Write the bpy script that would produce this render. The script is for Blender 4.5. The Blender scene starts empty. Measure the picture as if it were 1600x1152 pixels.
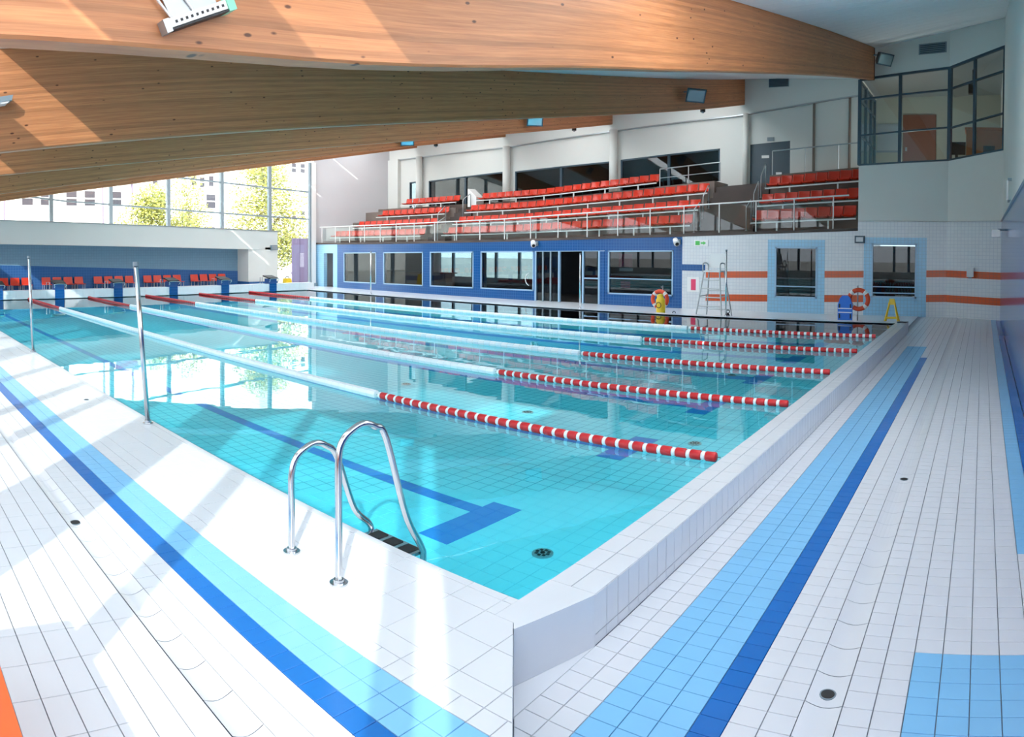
import bpy, math, random
from mathutils import Vector, Matrix
random.seed(11)
S = bpy.context.scene
COL = S.collection

# ------------------------------------------------------------------ camera
CAM = Vector((-3.74496, -2.40245, 1.97705))
YAW, PITCH, ROLL, FOC, SHIFT = 0.664343, 0.0171493, 0.0043022, 1108.3146, 169.031
fw = Vector((math.cos(YAW) * math.cos(PITCH), math.sin(YAW) * math.cos(PITCH), -math.sin(PITCH)))
rt = Vector((math.sin(YAW), -math.cos(YAW), 0.0))
up = rt.cross(fw)
rt, up = math.cos(ROLL) * rt + math.sin(ROLL) * up, -math.sin(ROLL) * rt + math.cos(ROLL) * up
cd = bpy.data.cameras.new('camera')
cam = bpy.data.objects.new('camera', cd)
COL.objects.link(cam)
cam.matrix_world = Matrix(((rt.x, up.x, -fw.x, CAM.x), (rt.y, up.y, -fw.y, CAM.y), (rt.z, up.z, -fw.z, CAM.z), (0, 0, 0, 1)))
cd.type = 'PANO'                      # the photograph is a stitched sweep: a central cylindrical projection
cd.panorama_type = 'CENTRAL_CYLINDRICAL'
cd.central_cylindrical_range_u_min = -800 / FOC
cd.central_cylindrical_range_u_max = 800 / FOC
cd.central_cylindrical_range_v_min = -(1152 - 576 + SHIFT) / FOC
cd.central_cylindrical_range_v_max = (576 - SHIFT) / FOC
cd.central_cylindrical_radius = 1.0
cd.clip_end = 500
S.camera = cam

# ------------------------------------------------------------------ world, sun, exposure
W = bpy.data.worlds.new('sky')
S.world = W
W.use_nodes = True
bg = W.node_tree.nodes['Background']
bg.inputs[0].default_value = (0.95, 0.97, 1.0, 1)
bg.inputs[1].default_value = 3.8
sd = bpy.data.lights.new('sun', 'SUN')
sd.energy = 5.6
sd.angle = math.radians(0.6)
sd.color = (1.0, 0.95, 0.86)
sun = bpy.data.objects.new('sun', sd)
COL.objects.link(sun)
EL = math.radians(29)
sdir = Vector((math.cos(EL) * math.sqrt(.5), math.cos(EL) * math.sqrt(.5), -math.sin(EL)))
sun.rotation_euler = sdir.to_track_quat('-Z', 'Y').to_euler()
sun.location = (-20, -20, 20)
S.view_settings.view_transform = 'Standard'
S.view_settings.look = 'None'
S.view_settings.gamma = 1
S.view_settings.use_curve_mapping = False
S.view_settings.exposure = 0.42
S.cycles.use_denoising = True
S.cycles.max_bounces = 10
S.cycles.diffuse_bounces = 6
S.cycles.glossy_bounces = 4
S.cycles.transparent_max_bounces = 24
S.cycles.sample_clamp_indirect = 6

# ------------------------------------------------------------------ materials
def newmat(name):
    m = bpy.data.materials.new(name)
    m.use_nodes = True
    nt = m.node_tree
    return m, nt, nt.nodes, nt.links, nt.nodes['Principled BSDF']

def mat(name, col, rough=.5, metal=0.0, var=0.0, vscale=6.0, spec=None):
    m, nt, N, L, P = newmat(name)
    P.inputs['Roughness'].default_value = rough
    P.inputs['Metallic'].default_value = metal
    if spec is not None:
        P.inputs['Specular IOR Level'].default_value = spec
    c = (*col, 1)
    P.inputs['Base Color'].default_value = c
    if var > 0:
        g = N.new('ShaderNodeNewGeometry')
        t = N.new('ShaderNodeTexNoise')
        t.inputs['Scale'].default_value = vscale
        t.inputs['Detail'].default_value = 4
        L.new(g.outputs['Position'], t.inputs['Vector'])
        mx = N.new('ShaderNodeMixRGB')
        mx.inputs[1].default_value = (*[x * (1 - var) for x in col], 1)
        mx.inputs[2].default_value = (*[min(1, x * (1 + var)) for x in col], 1)
        L.new(t.outputs['Fac'], mx.inputs[0])
        L.new(mx.outputs[0], P.inputs['Base Color'])
    return m

def tilemat(name, col, grout, axes, w, h, rough=.2, mortar=.008):
    """wall tiles too small to tell apart: brick grid laid on two world axes"""
    m, nt, N, L, P = newmat(name)
    g = N.new('ShaderNodeNewGeometry')
    sp = N.new('ShaderNodeSeparateXYZ')
    L.new(g.outputs['Position'], sp.inputs[0])
    cb = N.new('ShaderNodeCombineXYZ')
    L.new(sp.outputs[axes[0]], cb.inputs[0])
    L.new(sp.outputs[axes[1]], cb.inputs[1])
    b = N.new('ShaderNodeTexBrick')
    b.offset = 0
    b.squash = 1
    L.new(cb.outputs[0], b.inputs['Vector'])
    b.inputs['Color1'].default_value = (*col, 1)
    b.inputs['Color2'].default_value = (*[x * .95 for x in col], 1)
    b.inputs['Mortar'].default_value = (*grout, 1)
    b.inputs['Scale'].default_value = 1
    b.inputs['Mortar Size'].default_value = mortar
    b.inputs['Mortar Smooth'].default_value = .1
    b.inputs['Brick Width'].default_value = w
    b.inputs['Row Height'].default_value = h
    L.new(b.outputs['Color'], P.inputs['Base Color'])
    P.inputs['Roughness'].default_value = rough
    return m

def glassmat(name, tint, ior=1.5, rough=0.0, bump=None):
    m, nt, N, L, P = newmat(name)
    N.remove(P)
    out = [n for n in N if n.type == 'OUTPUT_MATERIAL'][0]
    tr = N.new('ShaderNodeBsdfTransparent')
    tr.inputs[0].default_value = (*tint, 1)
    gl = N.new('ShaderNodeBsdfGlossy')
    gl.inputs['Roughness'].default_value = rough
    gl.inputs[0].default_value = (1, 1, 1, 1)
    fr = N.new('ShaderNodeFresnel')
    gg_ = N.new('ShaderNodeNewGeometry')           # a pane is two parallel faces: same reflectance from either side
    io = N.new('ShaderNodeMapRange')
    io.inputs[3].default_value = ior
    io.inputs[4].default_value = 1 / ior
    L.new(gg_.outputs['Backfacing'], io.inputs[0])
    L.new(io.outputs[0], fr.inputs[0])
    mx = N.new('ShaderNodeMixShader')
    L.new(fr.outputs[0], mx.inputs[0])
    L.new(tr.outputs[0], mx.inputs[1])
    L.new(gl.outputs[0], mx.inputs[2])
    L.new(mx.outputs[0], out.inputs[0])
    if bump:
        g = N.new('ShaderNodeNewGeometry')
        t = N.new('ShaderNodeTexNoise')
        t.inputs['Scale'].default_value = bump[0]
        t.inputs['Detail'].default_value = 2
        L.new(g.outputs['Position'], t.inputs['Vector'])
        bp = N.new('ShaderNodeBump')
        bp.inputs['Strength'].default_value = bump[1]
        bp.inputs['Distance'].default_value = .02
        L.new(t.outputs['Fac'], bp.inputs['Height'])
        L.new(bp.outputs[0], gl.inputs['Normal'])
        L.new(bp.outputs[0], fr.inputs['Normal'])
    return m

def woodmat(name, c1, c2, dark):
    m, nt, N, L, P = newmat(name)
    g = N.new('ShaderNodeAttribute')              # runs along the beam: (length, thickness, height above the soffit)
    g.attribute_name = 'grain'
    mp = N.new('ShaderNodeMapping')
    mp.inputs['Scale'].default_value = (.55, 3, 20)
    L.new(g.outputs['Vector'], mp.inputs[0])
    t = N.new('ShaderNodeTexNoise')
    t.inputs['Scale'].default_value = 2.2
    t.inputs['Detail'].default_value = 8
    t.inputs['Roughness'].default_value = .65
    t.inputs['Distortion'].default_value = .25
    L.new(mp.outputs[0], t.inputs['Vector'])
    r = N.new('ShaderNodeValToRGB')
    r.color_ramp.elements[0].position = .3
    r.color_ramp.elements[0].color = (*c1, 1)
    r.color_ramp.elements[1].position = .7
    r.color_ramp.elements[1].color = (*c2, 1)
    L.new(t.outputs['Fac'], r.inputs[0])
    # board-to-board tone of the laminations
    sp = N.new('ShaderNodeSeparateXYZ')
    L.new(g.outputs['Vector'], sp.inputs[0])
    dv = N.new('ShaderNodeMath'); dv.operation = 'MULTIPLY'; dv.inputs[1].default_value = 22.0
    L.new(sp.outputs[2], dv.inputs[0])
    fl = N.new('ShaderNodeMath'); fl.operation = 'FLOOR'
    L.new(dv.outputs[0], fl.inputs[0])
    wn = N.new('ShaderNodeTexWhiteNoise'); wn.noise_dimensions = '1D'
    L.new(fl.outputs[0], wn.inputs['W'])
    m1 = N.new('ShaderNodeMixRGB'); m1.blend_type = 'MULTIPLY'; m1.inputs[0].default_value = .28
    L.new(r.outputs[0], m1.inputs[1]); L.new(wn.outputs[0], m1.inputs[2])
    # knots
    mk = N.new('ShaderNodeMapping'); mk.inputs['Scale'].default_value = (1.0, .6, 2.2)
    L.new(g.outputs['Vector'], mk.inputs[0])
    vo = N.new('ShaderNodeTexVoronoi'); vo.inputs['Scale'].default_value = 3.4
    L.new(mk.outputs[0], vo.inputs['Vector'])
    rk = N.new('ShaderNodeValToRGB')
    rk.color_ramp.elements[0].position = .07; rk.color_ramp.elements[0].color = (1, 1, 1, 1)
    rk.color_ramp.elements[1].position = .12; rk.color_ramp.elements[1].color = (0, 0, 0, 1)
    L.new(vo.outputs['Distance'], rk.inputs[0])
    m2 = N.new('ShaderNodeMixRGB')
    L.new(rk.outputs[0], m2.inputs[0]); L.new(m1.outputs[0], m2.inputs[1]); m2.inputs[2].default_value = (*dark, 1)
    L.new(m2.outputs[0], P.inputs['Base Color'])
    P.inputs['Roughness'].default_value = .45
    return m

WHITE_T = (.72, .745, .78)
LIGHT_T = (.24, .56, .86)
DARK_T = (.015, .16, .52)
M = {}
M['tile_white'] = mat('white_glazed_tile', WHITE_T, .22, 0, .04, 3)
M['tile_light'] = mat('light_blue_glazed_tile', LIGHT_T, .22, 0, .05, 3)
M['tile_dark'] = mat('dark_blue_glazed_tile', DARK_T, .22, 0, .08, 3)
M['grout'] = mat('grey_grout', (.30, .34, .40), .8)
M['pool_tile'] = mat('pale_aqua_pool_tile', (.44, .81, .88), .35, 0, .05, 2)
M['pool_line'] = mat('blue_pool_line_tile', (.03, .22, .66), .35, 0, .05, 2)
M['pool_grout'] = mat('aqua_grout', (.16, .48, .60), .8)
M['wall_white'] = tilemat('white_wall_tile', (.70, .73, .76), (.56, .60, .66), (1, 2), .125, .125)
M['wall_blue'] = tilemat('blue_wall_tile', (.004, .078, .27), (.025, .13, .34), (1, 2), .125, .125)
M['wall_lblue'] = tilemat('light_blue_wall_tile', (.30, .58, .80), (.28, .45, .6), (1, 2), .125, .125)
M['wall_orange'] = tilemat('orange_wall_tile', (.66, .10, .025), (.4, .1, .05), (1, 2), .125, .125)
M['rwall_blue'] = tilemat('blue_side_wall_tile', (.006, .075, .32), (.02, .12, .38), (0, 2), .125, .125, .12)
M['rwall_dark'] = tilemat('navy_floor_tile', (.012, .07, .25), (.02, .1, .3), (0, 1), .15, .15, .2)
M['end_lblue'] = tilemat('grey_blue_end_tile', (.19, .34, .46), (.16, .28, .38), (0, 2), .125, .125)
M['end_blue'] = tilemat('blue_end_tile', (.03, .11, .30), (.05, .15, .36), (0, 2), .125, .125)
M['plaster'] = mat('off_white_plaster', (.66, .67, .64), .85, 0, .03, .8)
M['plaster_grey'] = mat('grey_plaster', (.50, .50, .52), .85, 0, .04, .8)
M['ceiling'] = mat('pale_ceiling_board', (.78, .80, .82), .7, 0, .03, .6)
M['wood'] = woodmat('glulam_spruce', (.42, .155, .06), (.64, .28, .115), (.10, .035, .015))
M['steel'] = mat('brushed_stainless_steel', (.62, .64, .66), .18, 1.0)
M['rail_white'] = mat('pale_painted_steel', (.74, .74, .73), .4)
M['rail_grey'] = mat('dull_grey_steel', (.42, .45, .47), .35, .6)
M['dark_frame'] = mat('dark_blue_grey_aluminium', (.035, .07, .10), .4)
M['grey_frame'] = mat('grey_aluminium', (.20, .26, .30), .4)
M['blue_frame'] = mat('light_blue_window_frame', (.32, .50, .68), .35)
M['seat_red'] = mat('red_seat_plastic', (.58, .028, .006), .32, 0, .05, 4)
M['rope_red'] = mat('red_float_plastic', (.62, .02, .025), .35)
M['rope_white'] = mat('white_float_plastic', (.92, .94, .95), .3)
M['rope_blue'] = mat('pale_blue_float_plastic', (.82, .91, .95), .3)
M['orange'] = mat('orange_bench_plastic', (.72, .085, .004), .35, 0, .08, 6)
M['black'] = mat('black_rubber', (.012, .013, .015), .5)
M['dark'] = mat('dark_brown_grey_concrete', (.085, .065, .06), .8, 0, .15, 2)
M['terrace'] = mat('grey_brown_terrace_concrete', (.20, .16, .14), .8, 0, .12, 2)
M['glass'] = glassmat('clear_glass', (.93, .97, .97), 1.5)
M['glass_solar'] = glassmat('solar_control_glass', (.75, .77, .79), 1.5)
M['glass_dim'] = glassmat('tinted_glass', (.42, .50, .53), 1.52)
M['glass_rail'] = glassmat('balustrade_glass', (.90, .95, .95), 1.45)
M['water'] = glassmat('pool_water', (.42, .92, .97), 1.33, .0, (1.1, .10))
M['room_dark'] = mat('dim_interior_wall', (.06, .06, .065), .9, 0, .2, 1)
M['room_mid'] = mat('grey_green_interior_wall', (.36, .38, .33), .9)
M['door_brown'] = mat('brown_veneer_door', (.16, .055, .03), .5)
M['desk'] = mat('orange_brown_wood', (.36, .11, .03), .4)
M['door_navy'] = mat('navy_painted_door', (.03, .06, .085), .45)
M['white'] = mat('white_plastic', (.80, .80, .80), .4)
M['yellow'] = mat('yellow_plastic', (.85, .58, .03), .4)
M['blue'] = mat('blue_foam', (.02, .18, .72), .5)
M['blue_dark'] = mat('navy_plastic', (.012, .07, .24), .4)
M['ring_red'] = mat('orange_red_lifebuoy', (.72, .07, .02), .45)
M['green'] = mat('green_sign_print', (.10, .55, .12), .5)
M['pink'] = mat('pink_poster_print', (.80, .06, .16), .5)
M['lamp_face'] = mat('floodlight_reflector', (.55, .72, .80), .12, .7)
M['mint'] = mat('mint_green_plastic', (.25, .70, .48), .4)
M['leaf'] = mat('yellow_green_leaves', (.46, .44, .10), .7, 0, .35, 1.5)
M['leaf2'] = mat('olive_leaves', (.24, .27, .09), .7, 0, .35, 1.5)
M['bark'] = mat('pale_bark', (.30, .22, .16), .9)
M['facade'] = mat('white_render_facade', (.82, .80, .78), .9)
M['facade_win'] = mat('dark_window_pane', (.05, .045, .06), .3)
M['mauve'] = mat('mauve_wall_board', (.20, .15, .26), .8)
M['lit'] = mat('added_lamp_glow', (.9, .9, .9), .5)  # glow of the lamp added inside the control room
M['lit'].node_tree.nodes['Principled BSDF'].inputs['Emission Color'].default_value = (1, .95, .82, 1)
M['lit'].node_tree.nodes['Principled BSDF'].inputs['Emission Strength'].default_value = 130
M['ground'] = mat('pale_paving', (.42, .40, .36), .9, 0, .1, .4)
def milky(name, col):
    m, nt, N, L, P = newmat(name)
    N.remove(P)
    out = [n for n in N if n.type == 'OUTPUT_MATERIAL'][0]
    tr = N.new('ShaderNodeBsdfTranslucent')
    tr.inputs[0].default_value = (*col, 1)
    L.new(tr.outputs[0], out.inputs[0])
    return m
M['milky'] = milky('added_milky_sheet', (.92, .94, .95))  # for the sheets and panes added to let in more daylight

# ------------------------------------------------------------------ mesh helpers
class MB:
    def __init__(s):
        s.v, s.f, s.m = [], [], []
        s.k = 0
    def add(s, vs, fs, k=None):
        b = len(s.v)
        s.v += [tuple(p) for p in vs]
        for f in fs:
            s.f.append(tuple(b + i for i in f))
            s.m.append(s.k if k is None else k)
        return s
    def box(s, x0, x1, y0, y1, z0, z1, k=None):
        return s.hexa([(x0, y0, z0), (x1, y0, z0), (x1, y1, z0), (x0, y1, z0), (x0, y0, z1), (x1, y0, z1), (x1, y1, z1), (x0, y1, z1)], k)
    def hexa(s, p, k=None):
        return s.add(p, [(3, 2, 1, 0), (4, 5, 6, 7), (0, 1, 5, 4), (1, 2, 6, 5), (2, 3, 7, 6), (3, 0, 4, 7)], k)
    def prism(s, poly, z0, z1, k=None):
        n = len(poly)
        vs = [(x, y, z0) for x, y in poly] + [(x, y, z1) for x, y in poly]
        fs = [tuple(range(n - 1, -1, -1)), tuple(range(n, 2 * n))] + [(i, (i + 1) % n, n + (i + 1) % n, n + i) for i in range(n)]
        return s.add(vs, fs, k)
    def tube(s, path, r, n=10, k=None, cap=True):
        path = [Vector(p) for p in path]
        m = len(path)
        rs = r if isinstance(r, (list, tuple)) else [r] * m
        vs = []
        u = None
        for i, p in enumerate(path):
            t = (path[min(i + 1, m - 1)] - path[max(i - 1, 0)]).normalized()
            if u is None:
                u = t.orthogonal().normalized()
            u = (u - t * u.dot(t)).normalized()
            w = t.cross(u)
            for j in range(n):
                a = 2 * math.pi * j / n
                vs.append(p + (u * math.cos(a) + w * math.sin(a)) * rs[i])
        fs = [(i * n + j, i * n + (j + 1) % n, (i + 1) * n + (j + 1) % n, (i + 1) * n + j) for i in range(m - 1) for j in range(n)]
        if cap:
            fs += [tuple(range(n - 1, -1, -1)), tuple(range((m - 1) * n, m * n))]
        return s.add(vs, fs, k)
    def cyl(s, c, r, z0, z1, n=16, k=None, r1=None):
        r1 = r if r1 is None else r1
        vs = [(c[0] + r * math.cos(2 * math.pi * j / n), c[1] + r * math.sin(2 * math.pi * j / n), z0) for j in range(n)]
        vs += [(c[0] + r1 * math.cos(2 * math.pi * j / n), c[1] + r1 * math.sin(2 * math.pi * j / n), z1) for j in range(n)]
        return s.add(vs, [tuple(range(n - 1, -1, -1)), tuple(range(n, 2 * n))] + [(j, (j + 1) % n, n + (j + 1) % n, n + j) for j in range(n)], k)
    def torus(s, c, R, r, ax, n=24, mseg=10, a0=0, a1=2 * math.pi, k=None):
        """ring in the plane whose normal is ax ('x' or 'y')"""
        vs = []
        full = abs(a1 - a0 - 2 * math.pi) < 1e-6
        cnt = n if full else n + 1
        for i in range(cnt):
            a = a0 + (a1 - a0) * i / n
            for j in range(mseg):
                b = 2 * math.pi * j / mseg
                q = R + r * math.cos(b)
                h = r * math.sin(b)
                if ax == 'x':
                    vs.append((c[0] + h, c[1] + q * math.cos(a), c[2] + q * math.sin(a)))
                else:
                    vs.append((c[0] + q * math.cos(a), c[1] + h, c[2] + q * math.sin(a)))
        fs = []
        for i in range(n):
            i2 = (i + 1) % cnt
            for j in range(mseg):
                fs.append((i * mseg + j, i2 * mseg + j, i2 * mseg + (j + 1) % mseg, i * mseg + (j + 1) % mseg))
        if not full:
            fs += [tuple(range(mseg)), tuple(range((cnt - 1) * mseg, cnt * mseg))]
        return s.add(vs, fs, k)
    def mesh(s, name, mats, smooth=False):
        me = bpy.data.meshes.new(name)
        me.from_pydata(s.v, [], s.f)
        for m_ in (mats if isinstance(mats, (list, tuple)) else [mats]):
            me.materials.append(m_)
        if any(s.m):
            me.polygons.foreach_set('material_index', s.m)
        if smooth:
            me.polygons.foreach_set('use_smooth', [True] * len(s.f))
        me.update()
        return me
    def obj(s, name, mats, parent=None, smooth=False):
        o = bpy.data.objects.new(name, s.mesh(name, mats, smooth))
        COL.objects.link(o)
        if parent is not None:
            o.parent = parent
            o.matrix_parent_inverse = parent_inverse(parent)
        return o

def world_of(p):
    m = Matrix.LocRotScale(p.location, p.rotation_euler, p.scale)
    return m if p.parent is None else world_of(p.parent) @ p.matrix_parent_inverse @ m

def parent_inverse(p):
    return world_of(p).inverted()

def thing(name, label, cat, loc=(0, 0, 0), group=None):
    o = bpy.data.objects.new(name, None)
    COL.objects.link(o)
    o.location = loc
    o.empty_display_size = .1
    return tag(o, label, cat, group)

def tag(o, label, cat, group=None, kind=None):
    o['label'] = label
    o['category'] = cat
    if group:
        o['group'] = group
    if kind:
        o['kind'] = kind
    return o

def struct(o, label=None):
    o['kind'] = 'structure'
    if label:
        o['label'] = label
    return o

def root(name, loc=(0, 0, 0)):
    o = bpy.data.objects.new(name, None)
    COL.objects.link(o)
    o.location = loc
    o.empty_display_size = .1
    return o

def place(me, name, parent, loc, rot=(0, 0, 0), scale=None):
    """one more object sharing a mesh, as a part of parent"""
    o = bpy.data.objects.new(name, me)
    COL.objects.link(o)
    o.location = loc
    o.rotation_euler = rot
    if scale:
        o.scale = scale
    if parent is not None:
        o.parent = parent
        o.matrix_parent_inverse = parent_inverse(parent)
    return o

def ordinal(n):
    w = ['first', 'second', 'third', 'fourth', 'fifth', 'sixth', 'seventh', 'eighth', 'ninth', 'tenth', 'eleventh', 'twelfth', 'thirteenth',
         'fourteenth', 'fifteenth', 'sixteenth', 'seventeenth', 'eighteenth', 'nineteenth', 'twentieth']
    if n <= 20:
        return w[n - 1]
    t = {2: 'twenty', 3: 'thirty'}[n // 10]
    return t + '-' + w[n % 10 - 1] if n % 10 else {3: 'thirtieth'}[n // 10]

def lerp(a, b, t):
    return a + (b - a) * t

def interp(x, xs, ys):
    if x <= xs[0]:
        return ys[0]
    for i in range(len(xs) - 1):
        if x <= xs[i + 1]:
            return lerp(ys[i], ys[i + 1], (x - xs[i]) / (xs[i + 1] - xs[i]))
    return ys[-1]

# ------------------------------------------------------------------ levels and outlines
PX0, PX1, PY0, PY1 = -.60, 15.70, 0.0, 25.0       # water
ZLOW = -.30                                       # deck on the far side of the raised lip
ZW = -.035                                        # water level
ZB = -.42                                         # tank floor as it appears through the water
XG = 21.14                                        # gallery front wall
ZDECK_R = ZLOW
A2 = (-.86, -.165)
B2 = (-.31, -.316)
FD = Vector((CAM.x - A2[0], CAM.y - A2[1])).normalized()     # direction of the step between the two decks
FN = Vector((-FD.y, FD.x))                                   # its normal
if FN.dot(Vector((-3, 5)) - Vector(A2)) < 0:
    FN = -FN                                                 # points to the upper deck

def side(p):
    return (p[0] - A2[0]) * FN.x + (p[1] - A2[1]) * FN.y

def clip(poly, sgn, off=0.0):
    """keep the part of poly on one side of the step line"""
    out = []
    n = len(poly)
    for i in range(n):
        p, q = poly[i], poly[(i + 1) % n]
        a, b = sgn * side(p) - off, sgn * side(q) - off
        if a >= 0:
            out.append(p)
        if (a >= 0) != (b >= 0):
            t = a / (a - b)
            out.append((lerp(p[0], q[0], t), lerp(p[1], q[1], t)))
    return out

# ------------------------------------------------------------------ pool tank
basin = struct(root('pool_basin', (PX0, PY0, ZB)))
mb = MB()
mb.box(PX0 - .06, PX1 + .08, PY0 - .06, PY1 + .08, ZB - .25, ZB - .004)
mb.obj('tank_bed', M['pool_grout'], basin)
mb = MB()
for bx in ((PX0 - .08, PX0, PY0 - .01, PY1 + .1), (PX1, PX1 + .1, PY0 - .01, PY1 + .1), (PX0, PX1, PY0 - .08, PY0), (PX0, PX1, PY1, PY1 + .1)):
    mb = MB(); mb.box(*bx, ZB - .1, -.012); mb.obj('tank_wall', M['pool_tile'], basin)
# tank floor tiles: nearest ones single parts, the rest one joined part; lane markings in blue tile
TP = .1667
lane_x = [.97 + .0 if k == 0 else 1.25 + 2.5 * k for k in range(6)]
def pool_col(x, y):
    for k, lx in enumerate(lane_x):
        if abs(x - (lx + (.16 if k == 0 else 0))) < .125 and 1.80 < y < 23.2:
            return 1
        if abs(x - lx) < .5 and (1.55 < y < 1.85 or 23.0 < y < 23.3):
            return 1
    return 0
tiles = []
nx = int((PX1 - PX0) / TP)
ny = int((PY1 - PY0) / TP)
for i in range(nx):
    for j in range(ny):
        x, y = PX0 + (i + .5) * TP, PY0 + (j + .5) * TP
        tiles.append((math.hypot(x - CAM.x, y - CAM.y), x, y, pool_col(x, y)))
tiles.sort()
g = .005
def tile_mesh(name, wx, wy, th, m_):
    b = MB()
    c = .0012
    vs = []
    for (dx, dy, z) in ((wx - g, wy - g, -th), (wx - g, wy - g, -c), (wx - g - 2 * c, wy - g - 2 * c, 0)):
        vs += [(-dx / 2, -dy / 2, z), (dx / 2, -dy / 2, z), (dx / 2, dy / 2, z), (-dx / 2, dy / 2, z)]
    fs = [(8, 9, 10, 11)]
    for a in (0, 4):
        for q in range(4):
            fs.append((a + q, a + (q + 1) % 4, a + 4 + (q + 1) % 4, a + 4 + q))
    b.add(vs, fs)
    return b.mesh(name, m_)
pm = [tile_mesh('tile', TP, TP, .006, M['pool_tile']), tile_mesh('tile', TP, TP, .006, M['pool_line'])]
for d, x, y, c in tiles[:300]:
    place(pm[c], 'tile', basin, (x, y, ZB))
mb = MB()
for d, x, y, c in tiles[300:]:
    h = TP / 2 - .0025 - min(.006, d * .0003)
    mb.add([(x - h, y - h, ZB), (x + h, y - h, ZB), (x + h, y + h, ZB), (x - h, y + h, ZB)], [(0, 1, 2, 3)], c)
o = mb.obj('floor_tiles', [M['pool_tile'], M['pool_line']], basin)
o['kind'] = 'stuff'
# water
mb = MB()
mb.add([(PX0 + .002, PY0 + .002, ZW), (PX1 - .002, PY0 + .002, ZW), (PX1 - .002, PY1 - .002, ZW), (PX0 + .002, PY1 - .002, ZW)], [(0, 1, 2, 3)])
tag(mb.obj('water', M['water']), 'clear turquoise water filling the tiled swimming pool', 'water', kind='stuff')
# floor inlets
for x, y, t in ((.75, .80, 'dark round grille in the tank floor nearest the ladder corner'), (4.25, 1.02, 'dark round grille in the tank floor beyond the nearest lane rope'),
                (4.51, 3.76, 'dark round grille in the tank floor between the first and second lane ropes'),
                (8.9, 2.26, 'dark round grille in the tank floor beyond the second lane rope'),
                (4.78, 6.61, 'dark round grille in the tank floor under the white part of the second lane')):
    d = thing('floor_inlet', t, 'grille', (x, y, ZB), 'round grilles in the tank floor')
    b = MB(); b.cyl((x, y), .085, ZB, ZB + .012, 20); b.obj('plate', M['rail_grey'], d)
    b = MB()
    for q in range(8):
        a = q * math.pi / 4
        b.box(x + .05 * math.cos(a) - .012, x + .05 * math.cos(a) + .012, y + .05 * math.sin(a) - .012, y + .05 * math.sin(a) + .012, ZB + .012, ZB + .016)
    b.cyl((x, y), .02, ZB + .012, ZB + .018, 10)
    b.obj('slot', M['black'], d)

# ------------------------------------------------------------------ upper deck on the ladder side (level with the water)
XL = -4.2
YEND = 31.9
fl = struct(root('floor_left', (-2.2, 5, 0)))
mb = MB()
poly = clip([(XL, -3.05), (-.81, -3.05), (-.81, 29.2), (XL, 29.2)], 1)
mb.prism(poly, -.42, -.026)
mb.obj('screed', M['grout'], fl)
mb = MB(); mb.box(-.81, PX0 - .004, .0, 29.2, -.42, -.026); mb.obj('edge_screed', M['grout'], fl)
# (x outer, x inner, row length, colour)
cols = [(-.60, -.665, .263, 0), (-.665, -.81, .263, 0), (-.81, -1.06, .263, 0), (-1.06, -1.31, .263, 0), (-1.31, -1.44, .263, 0), (-1.44, -1.56, .1315, 0),
        (-1.56, -1.69, .1315, 1), (-1.69, -1.82, .1315, 1), (-1.82, -1.948, .1315, 2), (-1.948, -2.08, .1315, 0), (-2.08, -2.21, .1315, 0),
        (-2.21, -2.36, .263, 9)] + [(-2.36 - .1315 * k, -2.36 - .1315 * (k + 1), .263, 0) for k in range(14)]
TMATS = [M['tile_white'], M['tile_light'], M['tile_dark']]
def clipped_tile(b, poly, zt, k, th=.010, c=.0012):
    n = len(poly)
    cx, cy = sum(p[0] for p in poly) / n, sum(p[1] for p in poly) / n
    def ins(p, d):
        v = Vector((p[0] - cx, p[1] - cy))
        l = max(v.length, 1e-6)
        return (p[0] - v.x / l * d, p[1] - v.y / l * d)
    vs = [(x, y, zt - th) for x, y in poly] + [(x, y, zt - c) for x, y in poly] + [(*ins(p, c * 1.4), zt) for p in poly]
    fs = [tuple(range(2 * n, 3 * n))]
    for a in (0, n):
        for q in range(n):
            fs.append((a + q, a + (q + 1) % n, a + n + (q + 1) % n, a + n + q))
    b.add(vs, fs, k)
def gutter_tile(b, x0, x1, y0, y1, zt, along_y=True, k=0):
    """concave channel tile"""
    n = 6
    vs = []
    for e in (y0, y1):
        for i in range(n + 1):
            t = i / n
            d = -.022 * math.sin(math.pi * t) ** 1.0
            vs.append((lerp(x0, x1, t), e, zt + d))
    fs = [(i, i + 1, n + 2 + i, n + 1 + i) for i in range(n)]
    if not along_y:
        vs = [(y, x, z) for x, y, z in vs]
        fs = [tuple(reversed(f)) for f in fs]
    b.add(vs, fs, k)
cand = []
for (xa, xb, rl, c) in cols:
    x1, x0 = xa, xb
    j0 = int(-3.2 / rl) - 1
    for j in range(j0, int(29.2 / rl)):
        y0, y1 = .07 + (j) * rl, .07 + (j + 1) * rl
        if y1 > 29.2:
            continue
        if xa > -.9 and y0 > 25.0 and False:
            continue
        gg = g / 2
        pl = [(x0 + gg, y0 + gg), (x1 - gg, y0 + gg), (x1 - gg, y1 - gg), (x0 + gg, y1 - gg)]
        if xa > -.82 and xb > -.82:
            if y1 <= 0.01:
                continue
            pl = [(px_, max(py_, .002)) for px_, py_ in pl]
        elif any(side(p) < .02 for p in pl):
            pl = clip(pl, 1, .004)
        if len(pl) < 3:
            continue
        cx, cy = (x0 + x1) / 2, (y0 + y1) / 2
        cand.append((math.hypot(cx - CAM.x, cy - CAM.y), x0, x1, y0, y1, c, pl))
cand.sort(key=lambda t: t[0])
def in_view(x, y, z=0):
    v = Vector((x, y, z)) - CAM
    d, s_, h = v.dot(fw), v.dot(rt), v.dot(up)
    a = math.atan2(s_, d)
    t = h / math.hypot(s_, d)
    return abs(a) < .74 and -.70 < t < .38
seen, rest = [], []
for t in cand:
    (seen if len(seen) < 300 and in_view((t[1] + t[2]) / 2, (t[3] + t[4]) / 2) else rest).append(t)
cache = {}
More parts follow.
